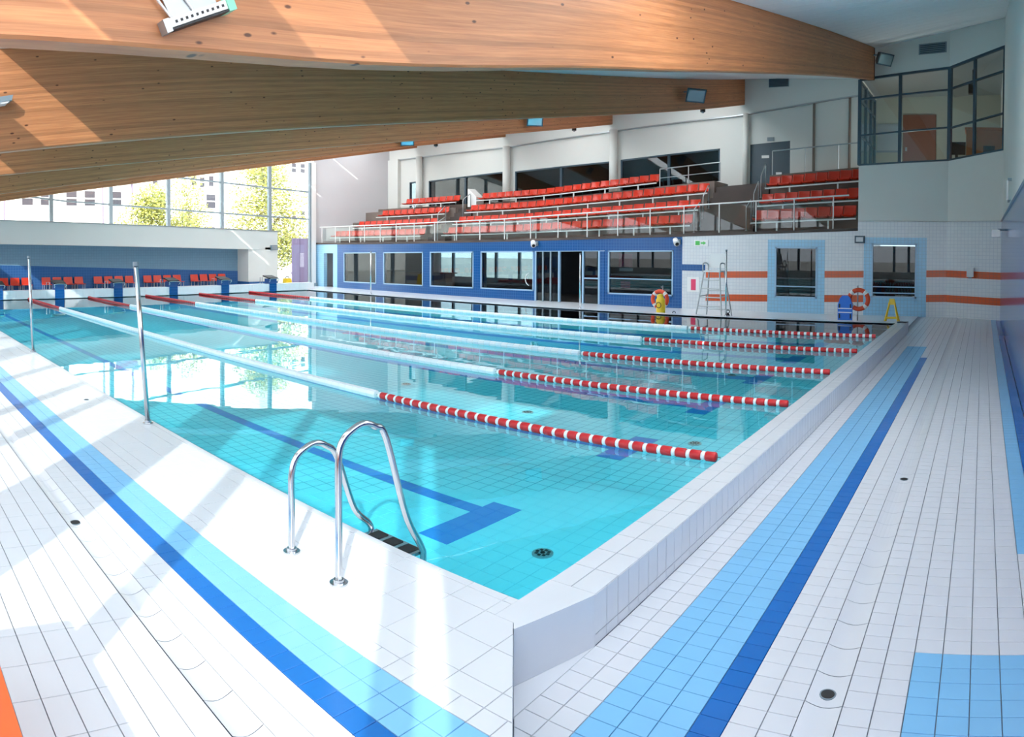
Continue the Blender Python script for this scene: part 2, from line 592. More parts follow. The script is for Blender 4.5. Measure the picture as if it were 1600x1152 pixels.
def emit_tile(parent, t, zt, along_y=True):
    d, x0, x1, y0, y1, c, pl = t
    cx, cy = (x0 + x1) / 2, (y0 + y1) / 2
    full = len(pl) == 4 and abs(pl[0][1] - (y0 + g / 2)) < 1e-6 and abs(pl[0][0] - (x0 + g / 2)) < 1e-6 and abs(pl[2][1] - (y1 - g / 2)) < 1e-6 and abs(pl[1][0] - (x1 - g / 2)) < 1e-6 and abs(pl[3][1] - (y1 - g / 2)) < 1e-6
    if c == 9:
        key = ('gutter', round(x1 - x0, 4), round(y1 - y0, 4), along_y)
        if key not in cache:
            b = MB()
            w, l = (x1 - x0) - g, (y1 - y0) - g
            if along_y:
                gutter_tile(b, -w / 2, w / 2, -l / 2, l / 2, 0, True)
            else:
                gutter_tile(b, -l / 2, l / 2, -w / 2, w / 2, 0, False)
            cache[key] = b.mesh('channel_tile', M['tile_white'], True)
        place(cache[key], 'channel_tile', parent, (cx, cy, zt))
    elif full:
        key = (round(x1 - x0, 4), round(y1 - y0, 4), c)
        if key not in cache:
            cache[key] = tile_mesh('tile', x1 - x0, y1 - y0, .012, TMATS[c])
        place(cache[key], 'tile', parent, (cx, cy, zt))
    else:
        b = MB()
        clipped_tile(b, [(p[0] - cx, p[1] - cy) for p in pl], 0, 0)
        place(b.mesh('tile', TMATS[c]), 'tile', parent, (cx, cy, zt))
for t in seen:
    emit_tile(fl, t, 0.0)
mb = MB()
for (d, x0, x1, y0, y1, c, pl) in rest:
    if c == 9:
        gutter_tile(mb, x0 + .002, x1 - .002, y0 + .002, y1 - .002, 0.0, True, 0)
    else:
        clipped_tile(mb, pl, 0.0, c)
o = mb.obj('deck_tiles', TMATS, fl)
o['kind'] = 'stuff'

# ------------------------------------------------------------------ lower deck along the raised lip
fr_ = struct(root('floor_right', (6, -1.6, ZLOW)))
mb = MB()
poly = clip([(XL, -3.05), (XG + .2, -3.05), (XG + .2, -.2), (PX0 - .3, -.2)], -1)
poly = clip([(XL, -3.05), (XG + .2, -3.05), (XG + .2, -.15), (-.9, -.15)], -1)
mb.prism(poly, ZLOW - .2, ZLOW - .026)
mb.obj('screed', M['grout'], fr_)
rows = [(-.318, -.464, 0), (-.464, -.61, 0), (-.61, -.767, 1), (-.767, -.923, 1), (-.923, -1.08, 1), (-1.08, -1.23, 2), (-1.23, -1.385, 0), (-1.385, -1.54, 0),
        (-1.54, -1.735, 9), (-1.735, -1.89, 0), (-1.89, -2.045, 0), (-2.045, -2.205, 0), (-2.205, -2.365, 0), (-2.365, -2.525, 0), (-2.525, -2.69, 0), (-2.69, -2.85, 3), (-2.85, -2.995, 4)]
cand = []
RX = .135
for (ya, yb, c) in rows:
    rl = RX if c != 9 else RX * 2
    for j in range(int(-4.2 / rl), int(20.9 / rl)):
        x0, x1 = .245 + (j) * rl, .245 + (j + 1) * rl
        if x1 > 21.0:
            continue
        k = c
        xm = (x0 + x1) / 2
        if c == 2 and xm > 11.4: k = 0
        if c == 1 and xm > 13.2: k = 0
        if c == 3: k = 1 if xm > 1.55 else 0
        if c == 4: k = 2 if xm > 1.55 else 0
        if x1 <= .2451 and yb < -2.06: k = 1
        gg = g / 2
        pl = [(x0 + gg, yb + gg), (x1 - gg, yb + gg), (x1 - gg, ya - gg), (x0 + gg, ya - gg)]
        # the chamfered corner of the lip stands here
        if any(side(p) > -.02 for p in pl):
            pl = clip(pl, -1, .004)
        if len(pl) < 3:
            continue
        cand.append((math.hypot(xm - CAM.x, (ya + yb) / 2 - CAM.y), x0, x1, yb, ya, k, pl))
# the little wedge in front of the chamfer
cand.sort(key=lambda t: t[0])
seen, rest = [], []
for t in cand:
    (seen if len(seen) < 300 and in_view((t[1] + t[2]) / 2, (t[3] + t[4]) / 2, ZLOW) else rest).append(t)
for t in seen:
    emit_tile(fr_, t, ZLOW, False)
mb = MB()
for (d, x0, x1, y0, y1, c, pl) in rest:
    if c == 9:
        gutter_tile(mb, y0 + .002, y1 - .002, x0 + .002, x1 - .002, ZLOW, False, 0)
    else:
        clipped_tile(mb, pl, ZLOW, c)
o = mb.obj('deck_tiles', TMATS, fr_)
o['kind'] = 'stuff'
# tiled riser of the step between the decks
mb = MB()
e = Vector(A2) + FD * 4.2
n_ = FN * .004
mb.add([(A2[0] + n_.x, A2[1] + n_.y, ZLOW), (e.x + n_.x, e.y + n_.y, ZLOW), (e.x + n_.x, e.y + n_.y, -.002), (A2[0] + n_.x, A2[1] + n_.y, -.002)], [(0, 1, 2, 3)])
struct(mb.obj('floor_step_riser', M['tile_white']))

# ------------------------------------------------------------------ raised lip (coping) along the short side, chamfered at the corner
cp = struct(root('coping', (5, -.15, ZLOW)))
LIPX = 16.2
mb = MB()
mb.prism([(A2[0] + .01, A2[1] + .005), (B2[0], B2[1] + .004), (LIPX, -.314), (LIPX, -.003), (PX0 - .006, -.003), (A2[0] + .01, -.003)], ZLOW - .05, -.005)
mb.obj('core', M['grout'], cp)
# smooth white corner block
mb = MB()
mb.prism([(A2[0] - .003, A2[1] - .003), (B2[0] - .001, B2[1] - .004), (B2[0] + .012, B2[1] - .004), (B2[0] + .012, -.001), (PX0, -.001), (-.812, -.001), (-.812, -.128)], ZLOW, 0.0)
mb.obj('corner_block', M['tile_white'], cp)
# top tiles: two courses
ct = []
for j in range(int((LIPX - B2[0]) / .27)):
    for (ya, yb) in ((-.002, -.150), (-.152, -.318)):
        x0 = B2[0] + .014 + j * .27
        ct.append((x0, x0 + .268, yb, ya))
mA = tile_mesh('tile', .268, .148, .004, M['tile_white'])
mB_ = tile_mesh('tile', .268, .166, .004, M['tile_white'])
for q, (x0, x1, y0, y1) in enumerate(ct):
    place(mA if y1 > -.01 else mB_, 'tile', cp, ((x0 + x1) / 2, (y0 + y1) / 2, 0))
# face tiles: a low square course and tall ones above it
lo = tile_mesh('tile', .133, .062, .005, M['tile_white'])
hi = tile_mesh('tile', .1335, .232, .005, M['tile_white'])
for j in range(int((LIPX - B2[0]) / .1345)):
    xc = B2[0] + .075 + j * .1345
    if j < 70:
        place(lo, 'tile', cp, (xc, -.319, ZLOW + .032), (math.pi / 2, 0, 0))
        place(hi, 'tile', cp, (xc, -.319, ZLOW + .181), (math.pi / 2, 0, 0))
mb = MB()
for j in range(70, int((LIPX - B2[0]) / .1345)):
    xc = B2[0] + .075 + j * .1345
    for za, zb in ((.002, .062), (.066, .296)):
        mb.box(xc - .0645, xc + .0645, -.319, -.313, ZLOW + za, ZLOW + zb)
o = mb.obj('face_tiles', M['tile_white'], cp)
o['kind'] = 'stuff'
# dark stain-free shadow gap is real: inner edge strip
# ------------------------------------------------------------------ far deck beside the gallery and the end headwall
mb = MB()
mb.box(PX1 + .42, XG + .3, -.15, YEND, ZLOW - .2, ZLOW)
struct(mb.obj('floor_gallery', M['tile_white']))
cg = struct(root('coping_gallery', (PX1, 12, 0)))
mb = MB(); mb.box(PX1, PX1 + .42, -.314, 25.4, ZLOW - .1, -.004); mb.obj('core', M['grout'], cg)
mb = MB()
for j in range(94):
    y0 = -.314 + j * .27
    for xa, xb in ((PX1, PX1 + .205), (PX1 + .21, PX1 + .42)):
        mb.box(xa + .002, xb - .002, y0 + .002, y0 + .268, -.004, 0)
o = mb.obj('coping_tiles', M['tile_white'], cg); o['kind'] = 'stuff'
hw = struct(root('headwall', (7.5, 25.2, 0)))
mb = MB(); mb.box(PX0 - .4, PX1 + .42, 25.0, 25.45, -.4, .325); mb.obj('core', M['tile_white'], hw)
mb = MB()
for j in range(66):
    x0 = PX0 - .4 + j * .25
    mb.box(x0 + .003, x0 + .247, 24.99, 25.455, .17, .33)
    mb.box(x0 + .003, x0 + .247, 24.99, 25.0, .0, .165)
o = mb.obj('coping_tiles', M['tile_white'], hw); o['kind'] = 'stuff'
mb = MB(); mb.box(XL, PX1 + .42, 25.45, 29.3, -.4, 0); struct(mb.obj('floor_end', M['tile_white']))
mb = MB(); mb.box(16.12, XG + .3, 25.4, YEND + .1, ZLOW - .2, ZLOW + .004); struct(mb.obj('floor_corner', M['tile_white']))
mb = MB()
xq = A2[0] + FD.x * ((-.318 - A2[1]) / FD.y)
clipped_tile(mb, [(A2[0] - .004, A2[1] - .004), (xq + .004, -.316), (B2[0], -.3185), (B2[0] - .002, -.317)], ZLOW, 0)
mb.obj('corner_tile', M['tile_white'], fr_)

# ------------------------------------------------------------------ roof: five glulam beams, ceiling, a glazed strip near the low eave
def polyfit(pts, deg):
    n = deg + 1
    A = [[sum(x ** (i + j) for x, _ in pts) for j in range(n)] + [sum(z * x ** i for x, z in pts)] for i in range(n)]
    for i in range(n):
        p = max(range(i, n), key=lambda r: abs(A[r][i]))
        A[i], A[p] = A[p], A[i]
        for r in range(n):
            if r != i:
                f = A[r][i] / A[i][i]
                A[r] = [a - f * b for a, b in zip(A[r], A[i])]
    co = [A[i][n] / A[i][i] for i in range(n)]
    return lambda x: sum(c * x ** i for i, c in enumerate(co))
P1 = (lambda pts: (lambda x: interp(x, [p[0] for p in pts], [p[1] for p in pts])))([(-4.3, 3.10), (-3.01, 3.16), (-2.44, 3.16), (-1.83, 3.18), (-1.13, 3.22), (-.28, 3.31), (.79, 3.49), (2.27, 3.8), (4.53, 4.27), (8.61, 5.20), (13.9, 6.42), (21.0, 8.02)])
P2 = polyfit([(-1.8, 3.48), (.01, 3.64), (1.8, 3.84), (3.2, 4.02), (6.31, 4.47), (10.08, 5.15), (13.91, 5.86), (18.74, 6.82), (25.8, 8.33)], 2)
P3 = polyfit([(-.55, 3.81), (1.48, 4.01), (3.66, 4.23), (7.66, 4.75), (12.86, 5.58), (17.54, 6.39), (25.86, 7.93)], 2)
P4 = polyfit([(.66, 3.84), (6.49, 4.65), (12.02, 5.5), (19.29, 6.7), (25.67, 7.87)], 2)
P5 = lambda x: P4(x) + .04
BEAMS = [(1.50, P1, 20.95), (7.95, P2, 25.75), (14.6, P3, 25.75), (21.1, P4, 25.75), (27.8, P5, 25.75)]
BT = .22
def depth(x):
    return 1.12 + .43 * max(0, min(1, (4 - x) / 6))
for k, (Y, P, xe) in enumerate(BEAMS):
    mb = MB()
    n = 48
    vs = []
    for i in range(n + 1):
        x = lerp(XL + .06, xe, i / n)
        zb, zt = P(x), P(x) + depth(x)
        vs += [(x, Y + .02, zb), (x, Y, zb + .02), (x, Y, zt), (x, Y + BT, zt), (x, Y + BT, zb + .02), (x, Y + BT - .02, zb)]
    fs = []
    for i in range(n):
        for j in range(6):
            fs.append((i * 6 + j, i * 6 + (j + 1) % 6, i * 6 + 6 + (j + 1) % 6, i * 6 + 6 + j))
    fs += [(0, 1, 2, 3, 4, 5), tuple(n * 6 + q for q in (5, 4, 3, 2, 1, 0))]
    mb.add(vs, fs)
    b = mb.obj('glulam_beam', M['wood'])
    at_ = b.data.attributes.new('grain', 'FLOAT_VECTOR', 'POINT')
    for q, (vx, vy, vz) in enumerate(mb.v):
        at_.data[q].vector = (vx + k * 7.3, vy - Y, vz - P(vx))
    tag(b, ['deep glulam roof beam nearest the camera, its end beside the control room', 'glulam roof beam second from the camera, carrying a floodlight near its end',
            'glulam roof beam third from the camera, seen as a thin band', 'glulam roof beam fourth from the camera, with sunlit patches on it',
            'glulam roof beam closest to the tall end window'][k], 'beam', 'glulam roof beams')
    # steel shoe at the wall end
    mb = MB(); mb.box(xe - .06, xe + .04, Y - .015, Y + BT + .015, P(xe) - .02, P(xe) + depth(xe) * .98)
    mb.obj('end_plate', M['door_brown'], b)

def roof_z(x, y):
    zs = [P(x) + depth(x) for _, P, _ in BEAMS]
    ys = [b[0] + BT / 2 for b in BEAMS]
    if y < ys[0]:
        return zs[0] + max(0, min(1, (x - 5) / 10)) * .2 * (ys[0] - y)
    return interp(y, ys, zs)
YS = [-3.35, -2.2, -1.0, .2, 1.61, 3.0, 5.0, 8.06, 11, 14.71, 18, 21.21, 24.5, 27.91, 30, 32.2]
SK0, SK1 = -2.95, -1.80
def roof_panel(x0, x1, nx_, name, m_, ys=YS, th=.18, dz=0.0, parent=None):
    mb = MB()
    xs = [lerp(x0, x1, i / nx_) for i in range(nx_ + 1)]
    ny_ = len(ys)
    vs = [(x, y, roof_z(x, y) + dz) for x in xs for y in ys] + [(x, y, roof_z(x, y) + dz + th) for x in xs for y in ys]
    o_ = len(xs) * ny_
    fs = []
    for i in range(nx_):
        for j in range(ny_ - 1):
            a = i * ny_ + j
            fs.append((a, a + 1, a + ny_ + 1, a + ny_))
            fs.append((o_ + a, o_ + a + ny_, o_ + a + ny_ + 1, o_ + a + 1))
    for i in range(nx_):
        a, b = i * ny_, i * ny_ + ny_ - 1
        fs += [(a, a + ny_, o_ + a + ny_, o_ + a), (b, o_ + b, o_ + b + ny_, b + ny_)]
    for j in range(ny_ - 1):
        a, b = j, nx_ * ny_ + j
        fs += [(a, o_ + a, o_ + a + 1, a + 1), (b, b + 1, o_ + b + 1, o_ + b)]
    mb.add(vs, fs)
    return mb.obj(name, m_, parent)
ce = struct(root('ceiling', (10, 12, 6)))
roof_panel(XL - .02, SK0, 4, 'eave_board', M['ceiling'], parent=ce)
# milky sheets added out of view behind the beams to brighten the hall
RL = [(8.25, 10.6), (14.9, 17.3), (21.4, 23.8), (28.1, 30.4)]
RX0, RX1 = 6.0, 24.0
roof_panel(SK1, RX0, 12, 'deck_board', M['ceiling'], [y for y in YS if y >= 1.61], parent=ce)
roof_panel(SK1, RX0, 12, 'deck_board', M['ceiling'], [1.2, 1.61], parent=ce)
roof_panel(4.5, RX0, 2, 'deck_board', M['ceiling'], [-3.35, -1, 1.2], parent=ce)
for q in range(4):  # the last sheet of this bay is milky, added to brighten the near deck
    roof_panel(lerp(SK1, 4.5, q / 4), lerp(SK1, 4.5, (q + 1) / 4), 2, *(('added_daylight_sheet', M['milky']) if q == 3 else ('deck_board', M['ceiling'])), [-3.3, -1.0, 1.2], .004, .06, ce)
roof_panel(RX1, 26.2, 4, 'deck_board', M['ceiling'], parent=ce)
yc_ = [YS[0]] + [v for p in RL for v in p] + [YS[-1]]
for a, b in zip(yc_[0::2], yc_[1::2]):
    roof_panel(RX0, RX1, 24, 'deck_board', M['ceiling'], [a] + [y for y in YS if a + .05 < y < b - .05] + [b], parent=ce)
for a, b in RL:
    for q in range(6):
        roof_panel(RX0 + q * 3 + .03, RX0 + q * 3 + 2.97, 4, 'added_daylight_sheet', M['milky'], [a, b], .004, .06, ce)
# glazed strip: panes between short bars
for j in range(len(YS) - 1):
    if YS[j] < -3.2 or YS[j + 1] > 32.1:
        continue
    roof_panel(SK0 + .03, SK1 - .03, 1, 'skylight_pane', M['glass_solar'], [YS[j] + .03, YS[j + 1] - .03], .02, .1, ce)
# ceiling boards in the bay over the near deck (their joints show)
for i in range(22):
    x0 = 4.6 + i * .75
    roof_panel(x0 + .012, x0 + .738, 2, 'ceiling_board', M['ceiling'], [-3.3, -1.0, 1.45], .03, -.035, ce)

# ------------------------------------------------------------------ near-side glass wall (behind the bench): sun comes through it
wl = struct(root('window_1', (XL, 12, 0)))
mb = MB(); mb.box(XL - .18, XL + .02, -3.2, YEND, -.4, .50); mb.obj('sill', M['plaster'], wl)
pill = [(.62, 1.56), (7.2, 8.1), (13.9, 14.8), (20.4, 21.3), (27.1, 28.0)]
for a, b in pill:
    mb = MB(); mb.box(XL - .20, XL + .06, a, b, .5, roof_z(XL, a) + .05); mb.obj('pillar', M['plaster'], wl)
mull = [-2.7, -.6, 2.9, 3.95, 5.6, 9.6, 11.0, 12.5, 16.3, 17.6, 19.0, 22.9, 24.2, 25.6, 29.5]
for y in mull:
    mb = MB(); mb.box(XL - .10, XL + .0, y - .09, y + .09, .5, roof_z(XL, y)); mb.obj('mullion', M['grey_frame'], wl)
mb = MB(); mb.box(XL - .09, XL - .01, -3.2, YEND, 2.86, 2.96); mb.obj('transom', M['grey_frame'], wl)
edges = sorted([-3.1] + mull + [v for p in pill for v in p] + [31.8])
for a, b in zip(edges[:-1], edges[1:]):
    if b - a < .2 or any(abs(a - p[0]) < .01 for p in pill):
        continue
    mb = MB(); mb.box(XL - .06, XL - .045, a + .05, b - .05, .5, roof_z(XL, (a + b) / 2) - .02); mb.obj('pane', M['glass_solar'], wl)
# orange bench the view is taken from
bn = thing('bench', 'glossy orange bench top at the near edge of the tiled deck', 'bench', (-3.7, 1.0, 0))
mb = MB(); mb.box(-4.12, -3.285, -2.95, .62, .37, .45); mb.obj('bench_top', M['orange'], bn)
mb = MB(); mb.box(-4.12, -3.35, -2.95, .60, .02, .37); mb.obj('bench_base', M['orange'], bn)
for y in (-2.2, -1.1, 0.0):
    mb = MB(); mb.box(-3.35, -3.34, y - .45, y + .45, .06, .33); mb.obj('front_panel', M['orange'], bn)

# ------------------------------------------------------------------ tall end window with what stands outside it
YW = YEND
we = struct(root('window_2', (8, YW, 3)))
mx_ = [-1.15, 2.05, 5.27, 8.43, 11.66, 14.88, 17.98]
for x in mx_:
    mb = MB(); mb.box(x - .09, x + .09, YW - .10, YW + .10, -.3, roof_z(x, YW) + .03); mb.obj('mullion', M['grey_frame'], we)
tz1 = lambda x: interp(x, [2.69, 5.95, 9.38, 13.06, 17.08, 21.0], [4.73, 4.37, 4.17, 3.97, 3.80, 3.66])
tz2 = lambda x: interp(x, [8.5, 14.82, 20.2], [5.95, 5.58, 5.27])
for f, xs in ((tz1, [-4.1, 2.7, 5.95, 9.4, 13, 17, 21.0]), (tz2, [9.0, 12, 15, 18, 21.0])):
    for a, b in zip(xs[:-1], xs[1:]):
        mb = MB(); mb.hexa([(a, YW - .05, f(a) - .04), (b, YW - .05, f(b) - .04), (b, YW + .05, f(b) - .04), (a, YW + .05, f(a) - .04),
                            (a, YW - .05, f(a) + .04), (b, YW - .05, f(b) + .04), (b, YW + .05, f(b) + .04), (a, YW + .05, f(a) + .04)])
        mb.obj('transom', M['grey_frame'], we)
ex = [-4.1] + mx_ + [21.0]
for a, b in zip(ex[:-1], ex[1:]):
    mb = MB(); mb.hexa([(a + .1, YW - .012, -.3), (b - .1, YW - .012, -.3), (b - .1, YW + .012, -.3), (a + .1, YW + .012, -.3)] +
                       [(a + .1, YW - .012, roof_z(a, YW)), (b - .1, YW - .012, roof_z(b, YW)), (b - .1, YW + .012, roof_z(b, YW)), (a + .1, YW + .012, roof_z(a, YW))])
    mb.obj('pane', M['glass'], we)
po = thing('corner_post', 'tall white steel post where the end window meets the stand', 'post', (XG - .1, YW - .12, -.3))
mb = MB(); mb.box(XG - .42, XG - .12, YW - .35, YW - .11, -.3, 7.0); mb.obj('shaft', M['rail_white'], po)
mb = MB(); mb.box(XG - .46, XG - .08, YW - .39, YW - .105, -.3, -.1); mb.obj('foot_plate', M['grey_frame'], po)
mb = MB(); mb.box(XG - .54, XG - .43, YW - .30, YW - .12, -.3, 7.0); mb.obj('window_channel', M['grey_frame'], po)

# outside: ground, building, trees, low mauve wall
mb = MB(); mb.box(-120, 140, YW + .2, 160, -1.2, -.65); struct(mb.obj('ground', M['ground']))
mb = MB(); mb.box(-120, XL - .3, -120, YW + .2, -1.2, -.65); struct(mb.obj('ground_front', M['ground']))
bd = thing('apartment_block', 'long white apartment block with dark paired windows behind the trees', 'building', (20, 60, -.65))
mb = MB(); mb.box(-25, 34.5, 60, 72, -.65, 19); mb.obj('wall', M['facade'], bd)
mb = MB(); mb.box(34.5, 60, 63, 74, -.65, 19); mb.obj('wall', M['facade'], bd)
wpos = []
for x in (-4.0, 1.5, 6.4, 10.45, 12.2, 14.6, 16.35, 18.95, 23.9, 28.9):
    wpos.append((x, 6.6, 1.0, 1.35, 60))
for x in (22.9, 27.05, 27.95, 28.95, 18.5, 14.0, 10.5, 6.4):
    wpos.append((x, 8.6 if x != 27.95 else 8.45, .5, 1.0, 60))
for x in (24.5, 28.9):
    wpos.append((x, 3.4, .9, 1.3, 60))
for x in (40.9, 42.1, 47, 50):
    wpos.append((x, 5.6, .55, 1.0, 63)); wpos.append((x, 10.9, .55, 1.0, 63))
for (x, z, w, h, y) in wpos:
    mb = MB()
    mb.box(x - w / 2, x + w / 2, y - .02, y + .04, z - h / 2, z + h / 2)
    f = mb.obj('window', M['facade_win'], bd)
    mb = MB()
    mb.box(x - w / 2, x + w / 2, y - .06, y - .02, z - .06, z + .06)
    mb.obj('sash_bar', M['facade'], f)
    mb = MB(); mb.box(x - w / 2 - .05, x + w / 2 + .05, y - .08, y - .02, z - h / 2 - .1, z - h / 2); mb.obj('window_sill', M['facade'], f)
for x in (8.3, 17.6, 20.5):
    mb = MB(); mb.tube([(x, 59.9, -.6), (x, 59.9, 18)], .06, 6); mb.obj('downpipe', M['mauve'], bd)
mb = MB(); mb.hexa([(19.2, 59.4, 8.2), (20.6, 59.4, 8.2), (20.9, 60, 8.2), (18.9, 60, 8.2), (18.8, 59.4, 9.3), (21, 59.4, 9.3), (21, 60, 9.3), (18.8, 60, 9.3)])
mb.obj('bay_roof', M['mauve'], bd)
mw = thing('screen_wall', 'dull mauve board wall outside the end window', 'wall', (24, 37, -.65))
for k in range(4):
    mb = MB(); mb.box(23.04 + k * .62, 23.04 + k * .62 + .59, 37, 37.1, -.65, 2.62); mb.obj('board', M['mauve'], mw)
for za in (.2, 2.0):
    mb = MB(); mb.box(23.04, 25.5, 37.1, 37.16, za, za + .15); mb.obj('rail', M['mauve'], mw)
def tree(label, x, y, blobs, trunk_h, nleaf, m_, seed):
    rnd = random.Random(seed)
    t = thing('tree', label, 'tree', (x, y, -.65), 'trees outside the end window')
    mb = MB()
    mb.tube([(x, y, -.65), (x + .1, y, trunk_h * .5), (x - .05, y + .1, trunk_h)], [.28, .2, .12], 8)
    for q in range(6):
        a = q * 1.05
        bx = blobs[q % len(blobs)]
        mb.tube([(x, y, trunk_h * .6), (lerp(x, bx[0], .6), lerp(y, bx[1], .6) + .4 * math.sin(a), lerp(trunk_h * .7, bx[2], .7))], [.09, .03], 5)
    mb.obj('trunk', M['bark'], t)
    mb = MB()
    for (cx, cy, cz, r, rz) in blobs:
        for q in range(nleaf // len(blobs)):
            d = Vector((rnd.gauss(0, 1), rnd.gauss(0, 1), rnd.gauss(0, 1))).normalized() * (rnd.random() ** .45)
            p = Vector((cx + d.x * r, cy + d.y * r, cz + d.z * rz))
            s_ = rnd.uniform(.07, .15)
            u = Vector((rnd.gauss(0, 1), rnd.gauss(0, 1), rnd.gauss(0, 1))).normalized()
            w = u.orthogonal().normalized()
            mb.add([p - u * s_, p + w * s_ * .6, p + u * s_, p - w * s_ * .6], [(0, 1, 2, 3)], rnd.choice((0, 0, 1)))
    o = mb.obj('crown', [m_, M['leaf2']], t)
tree('low yellow-green tree outside, in front of the white apartment block', 15.6, 44, [(14.9, 44, 3.4, 1.9, 2.0), (16.6, 44.4, 4.2, 1.9, 2.1), (15.6, 43.6, 5.2, 1.5, 1.4), (18.6, 44.5, 3.0, 1.3, 1.6)], 3.0, 6500, M['leaf'], 3)
tree('tall yellow-green tree outside, filling the two panes nearest the stand', 24.6, 42, [(23.6, 42, 6.0, 2.4, 2.2), (25.6, 42.4, 5.2, 2.3, 2.4), (22.6, 42, 3.6, 2.0, 2.2), (26.2, 41.8, 2.7, 1.6, 2.2), (24.3, 42.5, 7.8, 2.0, 1.3), (24.6, 41.6, 2.0, 1.6, 1.8)], 3.6, 12000, M['leaf'], 5)
tree('feathery pale tree outside between the other two trees', 21.2, 49, [(21.0, 49, 6.4, 1.6, 2.0), (21.8, 49, 4.2, 1.5, 1.8)], 4.2, 2200, M['leaf'], 8)

# ------------------------------------------------------------------ end wall: parapet above an alcove
tl = lambda x: 3.28 - .030 * x                  # parapet top
tb_ = lambda x: 2.25 - .0235 * x                # parapet underside
YE = 28.0
wn_ = struct(root('wall_end', (6, YE, 1)))
def slope_box(mb, x0, x1, y0, y1, f0, f1, k=None):
    mb.hexa([(x0, y0, f0(x0)), (x1, y0, f0(x1)), (x1, y1, f0(x1)), (x0, y1, f0(x0)), (x0, y0, f1(x0)), (x1, y0, f1(x1)), (x1, y1, f1(x1)), (x0, y1, f1(x0))], k)
mb = MB(); slope_box(mb, XL, 16.0, YE, YE + .25, tb_, tl); mb.obj('parapet', M['plaster'], wn_)
mb = MB(); slope_box(mb, XL, 16.0, YE + .25, 31.6, tb_, lambda x: tb_(x) + .3); mb.obj('balcony_slab', M['plaster'], wn_)
mb = MB(); slope_box(mb, XL, 16.03, YE - .04, YE + .29, lambda x: tl(x), lambda x: tl(x) + .04); mb.obj('capping', M['rail_grey'], wn_)
band = lambda x: 1.33 - .037 * x
mb = MB(); slope_box(mb, XL, 14.33, 29.2, 29.4, lambda x: band(x), tb_); mb.obj('alcove_upper', M['end_lblue'], wn_)
mb = MB(); slope_box(mb, XL, 14.33, 29.19, 29.4, lambda x: -.3, lambda x: band(x)); mb.obj('alcove_lower', M['end_blue'], wn_)
mb = MB(); mb.prism([(14.33, YE + .12), (15.25, YE), (16.0, YE), (16.0, 29.5), (14.33, 29.5)], .28, 2.0); mb.obj('pier', M['plaster'], wn_)
mb = MB(); mb.box(14.33, 16.01, YE - .01, 29.5, -.3, .28); mb.obj('pier_base', M['end_blue'], wn_)
lb = thing('wall_box', 'small grey box high on the pier at the end of the alcove', 'box', (15.75, YE, 2.0))
mb = MB(); mb.box(15.55, 15.93, YE - .12, YE, 1.87, 2.12); mb.obj('housing', M['grey_frame'], lb)
mb = MB(); mb.box(15.58, 15.90, YE - .125, YE - .12, 1.9, 2.09); mb.obj('cover', M['rail_grey'], lb)
yb_ = thing('rescue_bag', 'small yellow bag on the deck below the end pier', 'bag', (16.4, YE - .3, -.3))
mb = MB(); mb.hexa([(16.15, YE - .5, -.29), (16.62, YE - .5, -.29), (16.62, YE - .1, -.29), (16.15, YE - .1, -.29), (16.22, YE - .42, .42), (16.56, YE - .42, .42), (16.56, YE - .18, .42), (16.22, YE - .18, .42)]); mb.obj('body', M['yellow'], yb_)
mb = MB(); mb.torus((16.39, YE - .3, .42), .1, .018, 'y', 10, 6, 0, math.pi); mb.obj('strap', M['black'], yb_)

# ------------------------------------------------------------------ gallery front wall with the rooms below the stand
ze = lambda y: 2.27 + .0007 * (29.4 - y) ** 2               # edge of the stand floor
kk = lambda y: .92 + .0175 * max(0, 17.8 - y)
zg = lambda y, h: ze(y) + h * kk(y)
wt = lambda y: 1.92 - .0115 * (y - 10.7)                    # heads of the blue windows
wb = lambda y: .145 - .006 * (y - 10.7)                     # sills
lz0, lz1, lz2 = 3.03, 3.05, 3.07                            # seam between tiles and plaster under the control room
wg = struct(root('wall_gallery', (XG, 12, 0)))
def wy(mb, ya, yb, f0, f1, x0=XG, x1=XG + .25, k=None):
    """a piece of wall standing along y, lower and upper edge following f0 and f1"""
    n = max(1, int(abs(yb - ya) / 1.5))
    vs, fs = [], []
    for i in range(n + 1):
        a = lerp(ya, yb, i / n)
        vs += [(x0, a, f0(a)), (x1, a, f0(a)), (x1, a, f1(a)), (x0, a, f1(a))]
    for i in range(n):
        for j in range(4):
            q, r_ = i * 4 + j, i * 4 + (j + 1) % 4
            fs.append((q, r_, r_ + 4, q + 4))
    fs += [(3, 2, 1, 0), (n * 4, n * 4 + 1, n * 4 + 2, n * 4 + 3)]
    mb.add(vs, [tuple(reversed(f)) for f in fs], k)

def wyo(name, m_, parent, *a):
    b = MB()
    wy(b, *a)
    return b.obj(name, m_, parent)
FL = lambda y: -.32
top = lambda y: ze(y) - .10
holes = [(9.22, 12.14), (15.88, 18.92), (19.36, 22.21), (22.70, 25.68), (26.25, 29.06)]
TB = ('blue_tiling', M['wall_blue'], wg)
wyo(*TB, 8.84, 29.66, wt, top)
for a, b in ((8.84, 9.22), (12.14, 12.30), (15.81, 15.88), (18.92, 19.36), (22.21, 22.70), (25.68, 26.25), (29.06, 29.66)):
    wyo(*TB, a, b, FL, wt)
for a, b in holes:
    wyo(*TB, a, b, FL, wb)
wyo('floor_edge', M['dark'], wg, 2.05, YEND, lambda y: ze(y) - .10, lambda y: ze(y), XG - .02, XG + .3)
# pale blue end pier with a narrow doorway
TP_ = ('pale_blue_tiling', M['wall_lblue'], wg)
wyo(*TP_, 29.66, 30.05, FL, top); wyo(*TP_, 30.95, 31.85, FL, top); wyo(*TP_, 30.05, 30.95, lambda y: 1.66, top)
